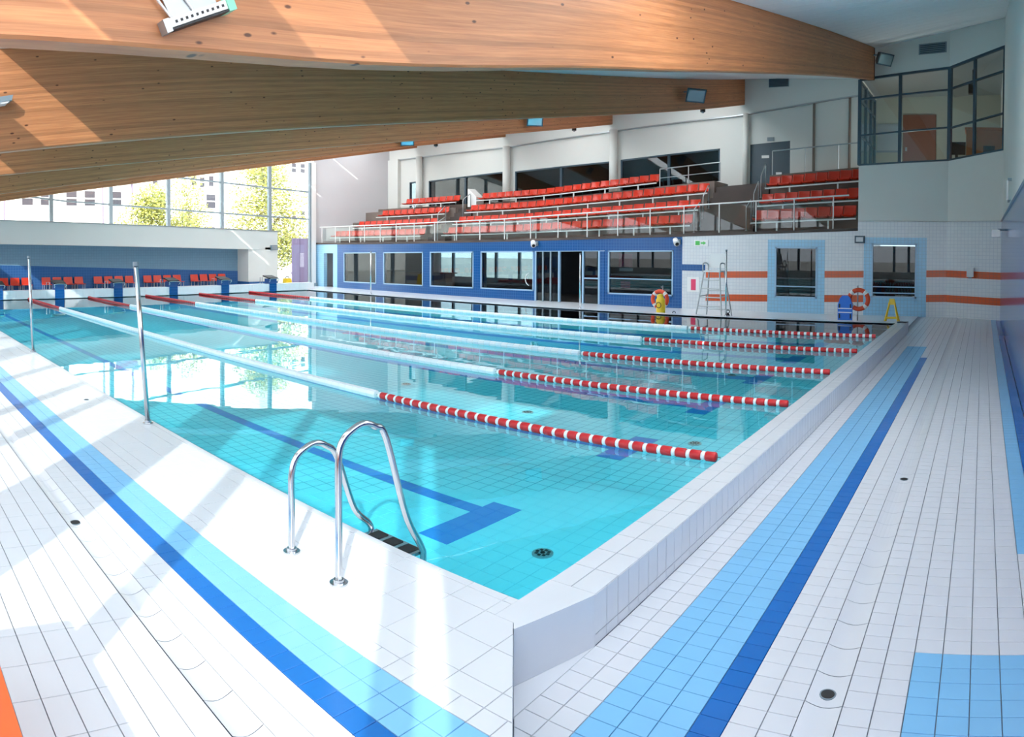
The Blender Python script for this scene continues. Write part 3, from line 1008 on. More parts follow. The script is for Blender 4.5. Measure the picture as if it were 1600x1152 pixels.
# white tiled part with two windows
w6, w7 = (3.53, 5.12, .24, 2.10), (-.06, 1.55, .33, 2.26)
TW = ('white_tiling', M['wall_white'], wg)
b6, b7 = 2.36, 2.47
wyo(*TW, 5.40, 8.84, FL, top); wyo(*TW, 2.05, 3.25, FL, top); wyo(*TW, 1.83, 2.05, FL, lambda y: lz0)
wyo(*TW, 3.25, 5.40, lambda y: b6, lambda y: max(b6 + .01, top(y)))
wyo(*TW, -1.1, -.41, FL, lambda y: lz1); wyo(*TW, -.41, 1.83, lambda y: b7, lambda y: lerp(lz0, lz1, (2.05 - y) / 3.2))
# the wall kinks towards the long side wall
FR = [(XG, 2.05), (20.86, -1.1), (20.0, -3.02)]
mb = MB()
a, b = (XG, -1.1), (20.1, -3.02)
mb.hexa([(a[0], a[1], -.32), (b[0], b[1], -.32), (b[0] + .25, b[1], -.32), (a[0] + .25, a[1], -.32), (a[0], a[1], lz1), (b[0], b[1], lz2), (b[0] + .25, b[1], lz2), (a[0] + .25, a[1], lz1)])
mb.obj('white_tiling', M['wall_white'], wg)
for (y0, y1, z0, z1), yo0, yo1, zt in ((w6, 3.25, 5.40, b6), (w7, -.41, 1.83, b7)):
    F = lambda v: (lambda y: v)
    SQ = ('window_surround', M['wall_lblue'], wg)
    wyo(*SQ, yo0, y0, FL, F(zt), XG - .006); wyo(*SQ, y1, yo1, FL, F(zt), XG - .006); wyo(*SQ, y0, y1, FL, F(z0), XG - .006); wyo(*SQ, y0, y1, F(z1), F(zt), XG - .006)
st = lambda z: (lambda y: z + .022 * (3 - y))
for zt_, zb_ in ((1.25, 1.01), (.385, .135)):
    for a, b in ((-1.1, -.41), (1.83, 3.25), (5.40, 7.85)):
        mb = MB(); wy(mb, a, b, st(zb_), st(zt_), XG - .008, XG + .1); mb.obj('orange_stripe', M['wall_orange'], wg)
    mb = MB()
    p, q = (XG - .010, -1.1), (20.09, -3.02)
    mb.hexa([(p[0], p[1], st(zb_)(-1.1)), (q[0], q[1], st(zb_)(-3) - .07), (q[0] + .1, q[1], st(zb_)(-3) - .07), (p[0] + .1, p[1], st(zb_)(-1.1)),
             (p[0], p[1], st(zt_)(-1.1)), (q[0], q[1], st(zt_)(-3) - .07), (q[0] + .1, q[1], st(zt_)(-3) - .07), (p[0] + .1, p[1], st(zt_)(-1.1))])
    mb.obj('orange_stripe', M['wall_orange'], wg)
mb = MB(); wy(mb, 7.88, 8.84, lambda y: 1.16, lambda y: 1.40, XG - .008, XG + .1); mb.obj('blue_stripe', M['wall_blue'], wg)

# windows of the ground-floor rooms
def gallery_window(n, ya, yb, f0, f1, mm, pm_, bars=(), split=None):
    w = struct(root('window_%d' % n, (XG, (ya + yb) / 2, 1)))
    e = .055
    for (a, b, p, q) in ((ya, ya + e, f0, f1), (yb - e, yb, f0, f1)):
        mb = MB(); wy(mb, a, b, p, q, XG - .02, XG + .10); mb.obj('frame', mm, w)
    mb = MB(); wy(mb, ya, yb, f0, lambda y: f0(y) + e, XG - .02, XG + .10); mb.obj('frame', mm, w)
    mb = MB(); wy(mb, ya, yb, lambda y: f1(y) - e, f1, XG - .02, XG + .10); mb.obj('frame', mm, w)
    for z in bars:
        mb = MB(); mb.box(XG - .005, XG + .06, ya + e, yb - e, z - .02, z + .02); mb.obj('glazing_bar', mm, w)
    mb = MB(); mb.hexa([(XG + .03, ya + e, f0(ya)), (XG + .045, ya + e, f0(ya)), (XG + .045, yb - e, f0(yb)), (XG + .03, yb - e, f0(yb)),
                        (XG + .03, ya + e, f1(ya)), (XG + .045, ya + e, f1(ya)), (XG + .045, yb - e, f1(yb)), (XG + .03, yb - e, f1(yb))])
    mb.obj('pane', pm_, w)
    return w
for i, (a, b) in enumerate(holes):
    gallery_window(3 + i, a, b, wb, wt, M['blue_frame'], M['glass_dim'], bars=((.78,) if i == 0 else ()))
gallery_window(8, w6[0], w6[1], lambda y: w6[2], lambda y: w6[3], M['blue_frame'], M['glass_dim'], bars=(.66,))
gallery_window(9, w7[0], w7[1], lambda y: w7[2], lambda y: w7[3], M['blue_frame'], M['glass_dim'], bars=(.72, .5))
# door way: fixed leaf, open gap, open leaf, blue post
dr = struct(root('door_1', (XG, 14, 0)))
dt = lambda y: wt(y) - .03
for a, b in ((15.74, 15.81), (14.50, 14.58), (13.30, 13.38), (12.52, 12.60)):
    mb = MB(); wy(mb, a, b, FL, dt, XG - .03, XG + .08); mb.obj('frame', M['blue_frame'], dr)
mb = MB(); wy(mb, 12.30, 15.81, dt, wt, XG - .03, XG + .1); mb.obj('head', M['blue_frame'], dr)
mb = MB(); wy(mb, 12.30, 12.52, FL, dt, XG - .02, XG + .2); mb.obj('blue_post', M['wall_blue'], dr)
for a, b in ((15.35, 15.42), (14.95, 15.02)):
    mb = MB(); wy(mb, a, b, FL, dt, XG - .02, XG + .05); mb.obj('stile', M['grey_frame'], dr)
for a, b in ((14.58, 15.74), (12.60, 13.30)):
    mb = MB(); mb.box(XG + .02, XG + .032, a, b, -.28, 1.86); mb.obj('pane', M['glass_dim'], dr)
mb = MB(); mb.box(XG - .01, XG + .05, 12.60, 13.30, .72, .78); mb.obj('push_bar', M['blue_frame'], dr)
mb = MB(); mb.torus((XG - .09, 15.98, .62), .28, .022, 'x', 14, 8, -math.pi / 2.4, math.pi / 2.4); mb.obj('pull_handle', M['steel'], dr)
# rooms behind
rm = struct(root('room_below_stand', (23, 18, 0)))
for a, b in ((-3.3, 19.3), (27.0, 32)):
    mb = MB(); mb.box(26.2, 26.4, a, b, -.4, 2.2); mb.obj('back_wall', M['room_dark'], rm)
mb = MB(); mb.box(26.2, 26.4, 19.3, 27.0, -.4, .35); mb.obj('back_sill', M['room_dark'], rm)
for y in (20.6, 22.2, 23.9, 25.4):
    mb = MB(); mb.box(26.22, 26.36, y - .07, y + .07, .35, 2.2); mb.obj('back_mullion', M['grey_frame'], rm)
for a, b in ((19.3, 20.53), (20.67, 22.13), (22.27, 23.83), (23.97, 25.33), (25.47, 27.0)):
    mb = MB(); mb.box(26.28, 26.29, a, b, .35, 2.2); mb.obj('back_pane', M['glass'], rm)
for x, y in ((23.9, 21.2), (24.4, 24.9)):
    mb = MB(); mb.cyl((x, y), .24, -.33, 2.05, 16); mb.obj('column', M['plaster_grey'], rm)
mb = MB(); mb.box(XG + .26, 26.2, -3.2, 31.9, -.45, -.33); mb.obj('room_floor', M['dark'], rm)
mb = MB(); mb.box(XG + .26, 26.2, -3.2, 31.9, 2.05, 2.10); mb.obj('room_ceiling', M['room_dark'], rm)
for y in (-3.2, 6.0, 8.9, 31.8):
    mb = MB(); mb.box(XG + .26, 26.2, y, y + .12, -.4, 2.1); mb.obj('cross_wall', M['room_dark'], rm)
ct_ = thing('reception_counter', 'brown wooden counter inside the first two blue-framed windows', 'counter', (23.6, 26.5, -.33))
mb = MB(); mb.box(23.3, 24.0, 23.2, 28.6, -.33, .62); mb.obj('front', M['desk'], ct_)
mb = MB(); mb.box(23.2, 24.1, 23.1, 28.7, .62, .67); mb.obj('top', M['door_brown'], ct_)
for k, (y, z0, z1, m_, t, nm) in enumerate(((11.38, 1.25, 1.78, 'pink', 'red poster hung high inside the window beside the doorway', 'poster'),
                                        (11.36, 1.08, 1.20, 'white', 'white paper strip under the red poster in the window', 'paper_strip'),
                                        (11.38, .40, .66, 'pink', 'small pink notice low in the window beside the doorway', 'notice'))):
    hh = .31 if k < 2 else .22
    mb = MB(); mb.box(XG + .10, XG + .108, y - hh, y + hh, z0, z1)
    tag(mb.obj(nm, M[m_]), t, 'poster' if k < 1 else 'sign')

# ------------------------------------------------------------------ the stand: terraces, aisles, upper wall
ROW_X = [22.2, 23.0, 23.8, 24.6]
ROW_H = [.76, 1.37, 2.05, 2.76]
STEP_H = [0.0, .64, 1.32, 2.0]
XB = 25.8
tr = struct(root('stand_terrace', (23.5, 15, 2.5)))
def terrace(name, ya, yb, nrow, m_, top_h):
    for i in range(nrow):
        x0 = 21.2 if i == 0 else ROW_X[i] - .42
        x1 = ROW_X[i + 1] - .42 if i + 1 < nrow else ROW_X[i] + .38
        wyo('step', m_, tr, ya, yb, lambda y: ze(y) - .3, lambda y, h=STEP_H[i]: zg(y, h), x0, x1)
    wyo('landing', m_, tr, ya, yb, lambda y: ze(y) - .3, lambda y: zg(y, top_h), ROW_X[nrow - 1] + .38, 26.0)
terrace('terrace', 23.3, 31.6, 4, M['terrace'], 2.25)
terrace('terrace', 11.5, 22.1, 4, M['terrace'], 2.25)
terrace('terrace', 8.75, 11.5, 3, M['terrace'], 2.15)
terrace('terrace', 2.06, 6.3, 3, M['terrace'], 2.15)
# aisle stairs: each step its own piece
for (ya, yb) in ((22.1, 23.3), (6.3, 8.75)):
    for i in range(9):
        x0 = 21.75 + i * .33
        mb = MB(); wy(mb, ya, yb, lambda y: ze(y) - .3, lambda y, i=i: zg(y, .24 * i + (.0 if i else .02)), 21.2 if i == 0 else x0, 26.0 if i == 8 else x0 + .34)
        mb.obj('stair_step', M['dark'], tr)

# seats
def seat_mesh():
    mb = MB()
    w = .215
    prof = [(-.40, -.30), (-.37, -.335), (-.20, -.355), (-.06, -.34), (-.015, -.29), (.03, -.12), (.06, -.02), (.055, .0)]
    th = .022
    n = len(prof)
    vs = []
    rows_ = []
    for side_ in (0, 1):
        for (u, z) in prof:
            for yy, dz in ((-w, .035), (-w * .8, .0), (w * .8, .0), (w, .035)):
                cx = dz if z > -.28 else 0
                vs.append((u + th * side_ * (1 if z > -.3 else 0) - cx * .8, yy, z - th * side_ * (1 if z <= -.3 else .3) + (dz if z <= -.28 else 0)))
    fs = []
    for i in range(n - 1):
        for j in range(3):
            a = i * 4 + j
            fs.append((a, a + 1, a + 5, a + 4))
            b = n * 4 + a
            fs.append((b, b + 4, b + 5, b + 1))
    for i in range(n - 1):
        for j in (0, 3):
            a = i * 4 + j
            b = n * 4 + a
            fs.append((a, a + 4, b + 4, b) if j == 0 else (a, b, b + 4, a + 4))
    for i in (0, n - 1):
        for j in range(3):
            a = i * 4 + j
            b = n * 4 + a
            fs.append((a, b, b + 1, a + 1) if i == 0 else (a, a + 1, b + 1, b))
    mb.add(vs, fs)
    return mb.mesh('stadium_seat', M['seat_red'], True)
SEAT = seat_mesh()
mbk = MB()
mbk.box(-.30, -.02, -.02, .02, -.40, -.365); mbk.box(-.03, .02, -.02, .02, -.62, -.365)
BRK = mbk.mesh('bracket', M['rail_white'])
def fill_row(block, row, i, ya, yb, pitch=.52):
    n = int(round(abs(yb - ya) / pitch))
    for q in range(n):
        y = yb - (q + .5) * (yb - ya) / n          # counted from the far end
        s_ = bpy.data.objects.new('stadium_seat', SEAT)
        COL.objects.link(s_)
        s_.location = (ROW_X[i], y, zg(y, ROW_H[i]))
        s_.scale = (1, 1.08, kk(y))
        tag(s_, 'red seat, %s from the end window in the %s row of the %s block' % (ordinal(q + 1), row, block), 'seat', 'red seats, %s row of the %s block' % (row, block))
    # pale steel beam that carries the row, with its brackets
    r_ = thing('seat_rail', 'pale steel rail with brackets under the %s row of the %s block' % (row, block), 'rail', (ROW_X[i] - .28, (ya + yb) / 2, zg((ya + yb) / 2, ROW_H[i]) - .4), 'seat rails of the stand')
    mb = MB()
    wy(mb, ya - .05, yb + .05, lambda y: zg(y, ROW_H[i] - .47), lambda y: zg(y, ROW_H[i] - .425), ROW_X[i] - .44, ROW_X[i] - .36)
    mb.obj('bar', M['rail_white'], r_)
    m_ = max(2, int((yb - ya) / 1.6))
    for q in range(m_):
        y = ya + (q + .5) * (yb - ya) / m_
        b = MB(); b.box(ROW_X[i] - .42, ROW_X[i] - .38, y - .03, y + .03, zg(y, STEP_H[i]), zg(y, ROW_H[i] - .47)); b.obj('bracket', M['rail_white'], r_)
RN = ['front', 'second', 'third', 'top']
for i, (a, b) in enumerate(((23.6, 31.2), (23.5, 30.0), (23.4, 28.8), (23.35, 27.6))):
    fill_row('far', RN[i], i, a, b)
for i, (a, b) in enumerate(((8.85, 22.0), (8.85, 22.0), (8.8, 21.9), (11.55, 21.8))):
    fill_row('long middle', RN[i], i, a, b)
for i, (a, b) in enumerate(((2.3, 6.25), (2.3, 6.25), (2.3, 6.2))):
    fill_row('short near', ['front', 'second', 'top'][i], i, a, b)

# upper wall behind the stand
wu = struct(root('wall_upper', (XB, 15, 6)))
wtop = lambda y: interp(y, [2, 3.3, 7.9, 14.5, 21, 29.5, 30.5], [8.65, 8.5, 7.92, 7.62, 7.34, 7.36, 7.36])     # ledge line
UW = [(9.14, 14.2, 6.49, 6.22), (14.73, 20.55, 6.18, 6.02), (21.2, 26.94, 6.06, 5.90), (27.74, 28.57, 5.95, 5.92)]
ub = lambda y: zg(y, 2.3)
FU = lambda y: ze(y) + 1.9
PU = ('plaster', M['plaster'], wu)
wyo(*PU, 2.06, 5.90, FU, wtop, XB, XB + .2); wyo(*PU, 5.90, 7.72, lambda y: lerp(6.71, 6.60, (y - 5.9) / 1.82), wtop, XB, XB + .2); wyo(*PU, 7.72, 9.14, FU, wtop, XB, XB + .2)
for q, (a, b, za, zb2) in enumerate(UW):
    hd = lambda y, a=a, b=b, za=za, zb2=zb2: lerp(za, zb2, (y - a) / (b - a))
    wyo(*PU, a, b, hd, wtop, XB, XB + .2)
    wyo(*PU, b, UW[q + 1][0] if q + 1 < len(UW) else 30.3, FU, wtop, XB, XB + .2)
    wyo(*PU, a, b, FU, lambda y: zg(y, 2.32), XB, XB + .2)
mb = MB(); wy(mb, 2.06, 30.3, wtop, lambda y: roof_z(XB, y) + .1, XB - .12, XB + .2); mb.obj('frieze', M['plaster'], wu)
mb = MB(); wy(mb, 2.06, 30.3, lambda y: wtop(y) - .05, lambda y: wtop(y), XB - .15, XB + .2); mb.obj('ledge', M['rail_grey'], wu)
for n_w, (a, b, za, zb2) in enumerate(UW):
    w = struct(root('window_%d' % (10 + n_w), (XB, (a + b) / 2, 5.5)))
    hd = lambda y, a=a, b=b, za=za, zb2=zb2: lerp(za, zb2, (y - a) / (b - a))
    lo_ = lambda y: zg(y, 2.32)
    mb = MB(); mb.hexa([(XB + .06, a, lo_(a)), (XB + .075, a, lo_(a)), (XB + .075, b, lo_(b)), (XB + .06, b, lo_(b)), (XB + .06, a, hd(a)), (XB + .075, a, hd(a)), (XB + .075, b, hd(b)), (XB + .06, b, hd(b))])
    mb.obj('pane', M['glass_dim'], w)
    for ya_, yb2 in ((a, a + .07), (b - .07, b)) + (((a + b) / 2 - .06, (a + b) / 2 + .06),) * (b - a > 2):
        mb = MB(); wy(mb, ya_, yb2, lo_, hd, XB - .01, XB + .12); mb.obj('frame', M['dark_frame'], w)
    mb = MB(); wy(mb, a, b, lambda y: hd(y) - .07, hd, XB - .01, XB + .12); mb.obj('frame', M['dark_frame'], w)
mb = MB(); mb.box(28.4, 28.5, 2, 30.3, 3.5, 8); mb.obj('back_room_wall', M['room_dark'], wu)
mb = MB(); mb.box(XB + .2, 28.4, 2, 30.3, 3.9, 4.0); mb.obj('back_room_floor', M['room_dark'], wu)
mb = MB(); mb.box(XB + .2, 28.4, 2, 30.3, 7.0, 7.1); mb.obj('back_room_ceiling', M['room_dark'], wu)
# columns under the beams, pilaster at the end
for k, (yc, zb3) in enumerate(((7.85, 4.6), (14.47, 4.3), (20.95, 4.2), (27.5, 4.2))):
    mb = MB(); mb.cyl((XB - .24, yc), .2 if k else .12, zb3, wtop(yc), 18); c_ = mb.obj('column', M['plaster'], None, True)
    c_.data.polygons.foreach_set('use_smooth', [len(p.vertices) == 4 for p in c_.data.polygons])
    tag(c_, ['slim round plaster column beside the navy door', 'round pale column under the third roof beam, behind the middle block', 'round pale column under the fourth roof beam, by the far aisle', 'round pale column above the far block, near the grey side wall'][k], 'column', 'columns of the upper wall')
mb = MB(); wy(mb, 29.35, 30.25, FU, wtop, XB - .25, XB); mb.obj('pilaster', M['plaster'], wu)
for yc in (4.84, 3.28):
    mb = MB(); mb.tube([(XB - .05, yc, 4.3), (XB - .05, yc, wtop(yc))], .055, 8)
    tag(mb.obj('wall_pipe', M['terrace']), 'thin grey-brown pipe up the wall, %s the walkway railing end' % ('nearer the navy door than' if yc > 4 else 'close to the control room past'), 'pipe', 'pipes on the upper wall')
# grey side wall at the end of the stand
mb = MB(); mb.hexa([(XG - .1, 31.75, -.3), (XB + .2, 30.15, -.3), (XB + .2, 30.4, -.3), (XG - .1, 32.0, -.3), (XG - .1, 31.75, roof_z(21, 31)), (XB + .2, 30.15, roof_z(XB, 30.2)), (XB + .2, 30.4, roof_z(XB, 30.4)), (XG - .1, 32.0, roof_z(21, 32))])
struct(mb.obj('wall_far', M['plaster_grey']))
# navy door with two signs
dd = struct(root('door_2', (XB, 6.8, 5)))
mb = MB(); mb.hexa([(XB + .03, 5.9, 4.55), (XB + .08, 5.9, 4.55), (XB + .08, 7.72, 4.5), (XB + .03, 7.72, 4.5), (XB + .03, 5.9, 6.71), (XB + .08, 5.9, 6.71), (XB + .08, 7.72, 6.60), (XB + .03, 7.72, 6.60)]); mb.obj('leaf', M['door_navy'], dd)
mb = MB(); mb.box(XB + .015, XB + .03, 6.79, 6.83, 4.55, 6.62); mb.obj('meeting_stile', M['dark_frame'], dd)
for y, z, hw_ in ((7.02, 6.05, .17), (6.4, 5.3, .13)):
    mb = MB(); mb.box(XB + .012, XB + .03, y - hw_, y + hw_, z - .06, z + .06); mb.obj('plate', M['rail_white'], dd)
mb = MB(); mb.box(XB - .06, XB, 6.62, 6.92, 6.72, 6.88)
tag(mb.obj('exit_lamp', M['grey_frame']), 'small grey lamp box above the navy door of the stand', 'lamp')
for n_v, (x_, y0, y1, z0, z1, t) in enumerate(((XB - .13, 5.95, 6.85, 9.02, 9.42, 'dark ventilation grille high on the wall above the stand'),)):
    v = thing('air_vent', t, 'vent', (x_, (y0 + y1) / 2, (z0 + z1) / 2), 'ventilation grilles')
    mb = MB(); mb.box(x_ - .02, x_ + .02, y0, y1, z0, z1); mb.obj('frame', M['grey_frame'], v)
    for q in range(6):
        mb = MB(); za = z0 + .03 + q * (z1 - z0 - .06) / 6; mb.box(x_ - .04, x_ - .02, y0 + .03, y1 - .03, za, za + .035); mb.obj('slat', M['dark_frame'], v)

# ------------------------------------------------------------------ railings of the stand
rl_ = thing('balcony_railing', 'long pale steel railing with glass infill along the front edge of the stand', 'railing', (XG + .05, 15, 2.5))
rz = lambda y: zg(y, 1.0)
XR = XG + .06
ys_ = [31.4 - .5 * q for q in range(59)]
mb = MB(); mb.tube([(XR, y, rz(y)) for y in ys_ if y >= 2.35], .028, 8); mb.obj('top_rail', M['rail_white'], rl_)
posts = [31.2, 29.9, 28.6, 27.3, 26.0, 24.75, 23.4] + [21.95 - 1.46 * q for q in range(14)]
for y in posts:
    mb = MB(); mb.tube([(XR, y, ze(y) - .06), (XR, y, rz(y))], .025, 8); mb.obj('post', M['rail_white'], rl_)
for a, b in zip(posts[:-1], posts[1:]):
    mb = MB(); mb.hexa([(XR - .005, b + .05, ze(b) + .10), (XR + .005, b + .05, ze(b) + .10), (XR + .005, a - .05, ze(a) + .10), (XR - .005, a - .05, ze(a) + .10),
                        (XR - .005, b + .05, rz(b) - .08), (XR + .005, b + .05, rz(b) - .08), (XR + .005, a - .05, rz(a) - .08), (XR - .005, a - .05, rz(a) - .08)])
    mb.obj('glass_panel', M['glass_rail'], rl_)
def hoop(label, x0, x1, y, h0, h1, grp='stair handrails of the stand'):
    t = thing('stair_handrail', label, 'handrail', (x0, y, zg(y, h0)), grp)
    za, zb3 = zg(y, h0), zg(y, h1)
    mb = MB(); mb.tube([(x0, y, za), (x0, y, za + .85), (x0 + .05, y, za + .93), (x1 - .05, y, zb3 + .95), (x1, y, zb3 + .88), (x1, y, zb3)], .022, 8); mb.obj('hoop', M['rail_grey'], t, True)
    for xx, zz in ((x0, za), (x1, zb3)):
        mb = MB(); mb.cyl((xx, y), .05, zz, zz + .015, 10); mb.obj('flange', M['rail_grey'], t)
hoop('lowest hooped handrail in the near aisle, on the long block side', 21.7, 22.3, 8.6, .05, .3)
hoop('middle hooped handrail in the near aisle, on the long block side', 22.6, 23.2, 8.6, .6, 1.0)
hoop('lowest hooped handrail in the near aisle, on the short block side', 21.7, 22.3, 6.45, .05, .3)
hoop('middle hooped handrail in the near aisle, on the short block side', 22.6, 23.2, 6.45, .6, 1.0)
hoop('upper hooped handrail in the near aisle, on the short block side', 23.5, 24.1, 6.45, 1.3, 1.7)
hoop('lowest hooped handrail in the far aisle', 21.7, 22.3, 22.25, .05, .3)
hoop('middle hooped handrail in the far aisle', 22.6, 23.2, 23.1, .6, 1.0)
hoop('upper hooped handrail in the far aisle', 23.6, 24.2, 22.25, 1.4, 1.7)
def guard(label, x, ya, yb, h0, hh, posts_, mid=True):
    t = thing('walkway_railing', label, 'railing', (x, (ya + yb) / 2, zg((ya + yb) / 2, h0)), 'railings of the upper walkway')
    f = lambda y: zg(y, h0) + hh
    mb = MB(); mb.tube([(x, ya, f(ya)), (x, (ya + yb) / 2, f((ya + yb) / 2)), (x, yb, f(yb))], .026, 8); mb.obj('top_rail', M['rail_grey'], t)
    if mid:
        mb = MB(); mb.tube([(x, ya, f(ya) - .4), (x, yb, f(yb) - .4)], .018, 8); mb.obj('middle_rail', M['rail_grey'], t)
    for y in posts_:
        mb = MB(); mb.tube([(x, y, zg(y, h0)), (x, y, f(y))], .024, 8); mb.obj('post', M['rail_grey'], t)
guard('steel railing on the landing at the raised end of the long middle block', 24.45, 8.6, 11.45, 2.15, .80, (8.6, 10.07, 11.45))
guard('steel railing behind the top row of the short near block', 24.4, 2.45, 6.26, 2.15, 1.02, (2.5, 3.48, 4.86, 6.26), False)
sp_ = thing('side_panel', 'small pale triangular panel at the far aisle end of the top middle row', 'panel', (24.6, 22.0, 4.4))
mb = MB(); mb.hexa([(24.3, 21.95, zg(22, 2.0)), (24.9, 21.95, zg(22, 2.0)), (24.9, 22.55, zg(22, 2.0)), (24.3, 22.55, zg(22, 2.0)), (24.3, 21.95, zg(22, 2.55)), (24.9, 21.95, zg(22, 2.55)), (24.9, 22.55, zg(22, 3.05)), (24.3, 22.55, zg(22, 3.05))]); mb.obj('board', M['rail_white'], sp_)

# ------------------------------------------------------------------ control room over the near end of the gallery wall
cr = struct(root('control_room', (22, -.5, 5)))
c0, c1, c2 = (XG, 2.05), (20.85, -1.15), (19.75, -3.02)
gb = [5.04, 5.17, 5.40]
gt = [8.06, 8.36, 8.80]
lowz = [2.64, 3.34, 3.40]
def facet(mb, p, q, z0p, z0q, z1p, z1q, th=.15, off=0.0):
    d = Vector((q[0] - p[0], q[1] - p[1])).normalized()
    n = Vector((-d.y, d.x))
    if n.x < 0:
        n = -n
    a, b = Vector(p) + n * off, Vector(q) + n * off
    a2, b2 = a + n * th, b + n * th
    mb.hexa([(a.x, a.y, z0p), (b.x, b.y, z0q), (b2.x, b2.y, z0q), (a2.x, a2.y, z0p), (a.x, a.y, z1p), (b.x, b.y, z1q), (b2.x, b2.y, z1q), (a2.x, a2.y, z1p)])
mb = MB(); facet(mb, c0, c1, lz0, lz1, gb[0], gb[1]); mb.obj('parapet', M['plaster'], cr)
mb = MB(); facet(mb, c1, c2, lz1, lz2, gb[1], gb[2]); mb.obj('parapet', M['plaster'], cr)
mb = MB(); mb.prism([c0, c1, c2, (20.6, -3.02), (XG + .02, -1.1), (XG + .02, 2.05)], 3.04, 3.06); mb.obj('soffit', M['plaster'], cr)
mb = MB(); mb.box(XG + .02, XB + .2, 1.95, 2.05, 2.2, 5.04); mb.obj('side_wall', M['plaster'], cr)
mb = MB(); facet(mb, c0, c1, gt[0], gt[1], 11, 11.3); mb.obj('upper_wall', M['plaster'], cr)
mb = MB(); facet(mb, c1, c2, gt[1], gt[2], 11.3, 11.6); mb.obj('upper_wall', M['plaster'], cr)
up_ = thing('added_room_lamp', 'added lamp hidden behind the parapet to brighten the control room', 'lamp', (21.8, .2, 5.0))  # added, unseen from below: brightens the control room
mb = MB(); mb.cyl((21.8, .2), .16, 5.0, 5.03, 14); mb.obj('base', M['black'], up_)
mb = MB(); mb.cyl((21.8, .2), .16, 5.03, 5.10, 14); mb.obj('glow_body', M['lit'], up_)
mb = MB(); mb.box(XG + .05, XB + .2, 1.95, 2.06, 8.06, 11); mb.obj('upper_side_wall', M['plaster'], cr)
mb = MB(); mb.prism([(c0[0] + .14, 1.95), (c1[0] + .14, c1[1]), (c2[0] + .25, c2[1]), (25.4, -3.02), (25.4, 1.95)], 4.9, 5.0); mb.obj('room_floor', M['dark'], cr)
for p, q, i in ((c0, c1, 0), (c1, c2, 1)):
    mb = MB(); mb.hexa([(p[0] + .1, p[1], gt[i]), (q[0] + .1, q[1], gt[i + 1]), (25.4, q[1], 8.2), (25.4, p[1], 8.1), (p[0] + .1, p[1], gt[i] + .1), (q[0] + .1, q[1], gt[i + 1] + .1), (25.4, q[1], 8.3), (25.4, p[1], 8.2)]); mb.obj('room_ceiling', M['rail_grey'], cr)
mb = MB(); mb.box(24.6, 24.75, -3.3, 2.05, 4.9, 8.3); mb.obj('room_back_wall', M['room_mid'], cr)
# glazing
w = struct(root('window_14', (20.9, -.5, 6.5)))
def at(p, q, t):
    return (lerp(p[0], q[0], t), lerp(p[1], q[1], t))
for (p, q, i, ts) in ((c0, c1, 0, (0.0, .46, 1.0)), (c1, c2, 1, (.02, .47, 1.0))):
    for t in ts:
        a, b = at(p, q, max(0, t - .018)), at(p, q, min(1, t + .018))
        mb = MB(); facet(mb, a, b, lerp(gb[i], gb[i + 1], t), lerp(gb[i], gb[i + 1], t), lerp(gt[i], gt[i + 1], t), lerp(gt[i], gt[i + 1], t), .12, -.03); mb.obj('mullion', M['dark_frame'], w)
    for fr0, fr1, hh in ((0, 0, .06), (1, 1, .08), (.345, .355, .055), (.77, .765, .06)):
        z0, z1 = lerp(gb[i], gt[i], fr0), lerp(gb[i + 1], gt[i + 1], fr1)
        mb = MB(); facet(mb, p, q, z0 - hh / 2, z1 - hh / 2, z0 + hh / 2, z1 + hh / 2, .10, -.02); mb.obj('transom', M['dark_frame'], w)
    for ta, tb2 in zip(ts[:-1], ts[1:]):
        a, b = at(p, q, ta + .02), at(p, q, tb2 - .02)
        mb = MB(); facet(mb, a, b, lerp(gb[i], gb[i + 1], ta), lerp(gb[i], gb[i + 1], tb2), lerp(gt[i], gt[i + 1], ta), lerp(gt[i], gt[i + 1], tb2), .012, .02); mb.obj('pane', M['glass'], w)
for x_ in (XG + .02, 22.4, 23.6, 24.6):
    mb = MB(); mb.box(x_ - .05, x_ + .07, 1.98, 2.10, 5.04, 8.06); mb.obj('side_mullion', M['dark_frame'], w)
for z_ in (5.07, 6.1, 7.36, 8.03):
    mb = MB(); mb.box(XG + .02, 24.6, 2.0, 2.08, z_ - .04, z_ + .04); mb.obj('side_transom', M['dark_frame'], w)
for xa, xb in ((XG + .1, 22.34), (22.48, 23.54), (23.68, 24.54)):
    mb = MB(); mb.box(xa, xb, 2.03, 2.045, 5.07, 8.03); mb.obj('side_pane', M['glass_dim'], w)
dc = struct(root('door_3', (24.5, .2, 5)))
mb = MB(); mb.box(24.53, 24.6, -.45, .88, 5.0, 7.45); mb.obj('leaf', M['door_brown'], dc)
mb = MB(); mb.box(24.52, 24.53, .70, .78, 6.0, 6.15); mb.obj('handle', M['steel'], dc)
nb = thing('notice_board', 'grey notice board on the wall beside the brown control room door', 'board', (24.55, 1.4, 6))
mb = MB(); mb.box(24.55, 24.6, 1.0, 1.92, 6.0, 7.1); mb.obj('panel', M['rail_grey'], nb)
mb = MB(); mb.box(24.53, 24.56, .97, 1.95, 5.95, 6.03); mb.obj('ledge', M['grey_frame'], nb)
dk = thing('control_desk', 'orange-brown wooden cabinet desk in the control room', 'desk', (21.6, -2.2, 5))
mb = MB(); mb.box(21.0, 21.9, -3.0, -1.75, 5.0, 6.25); mb.obj('body', M['desk'], dk)
mb = MB(); mb.box(20.95, 21.95, -3.0, -1.70, 6.25, 6.33); mb.obj('top', M['desk'], dk)
mb = MB(); mb.box(20.985, 21.0, -2.75, -2.35, 5.35, 5.7); mb.obj('door', M['black'], dk)
mo = thing('monitor', 'black screen on the sill beside the control desk', 'screen', (21.6, -1.4, 5.4))
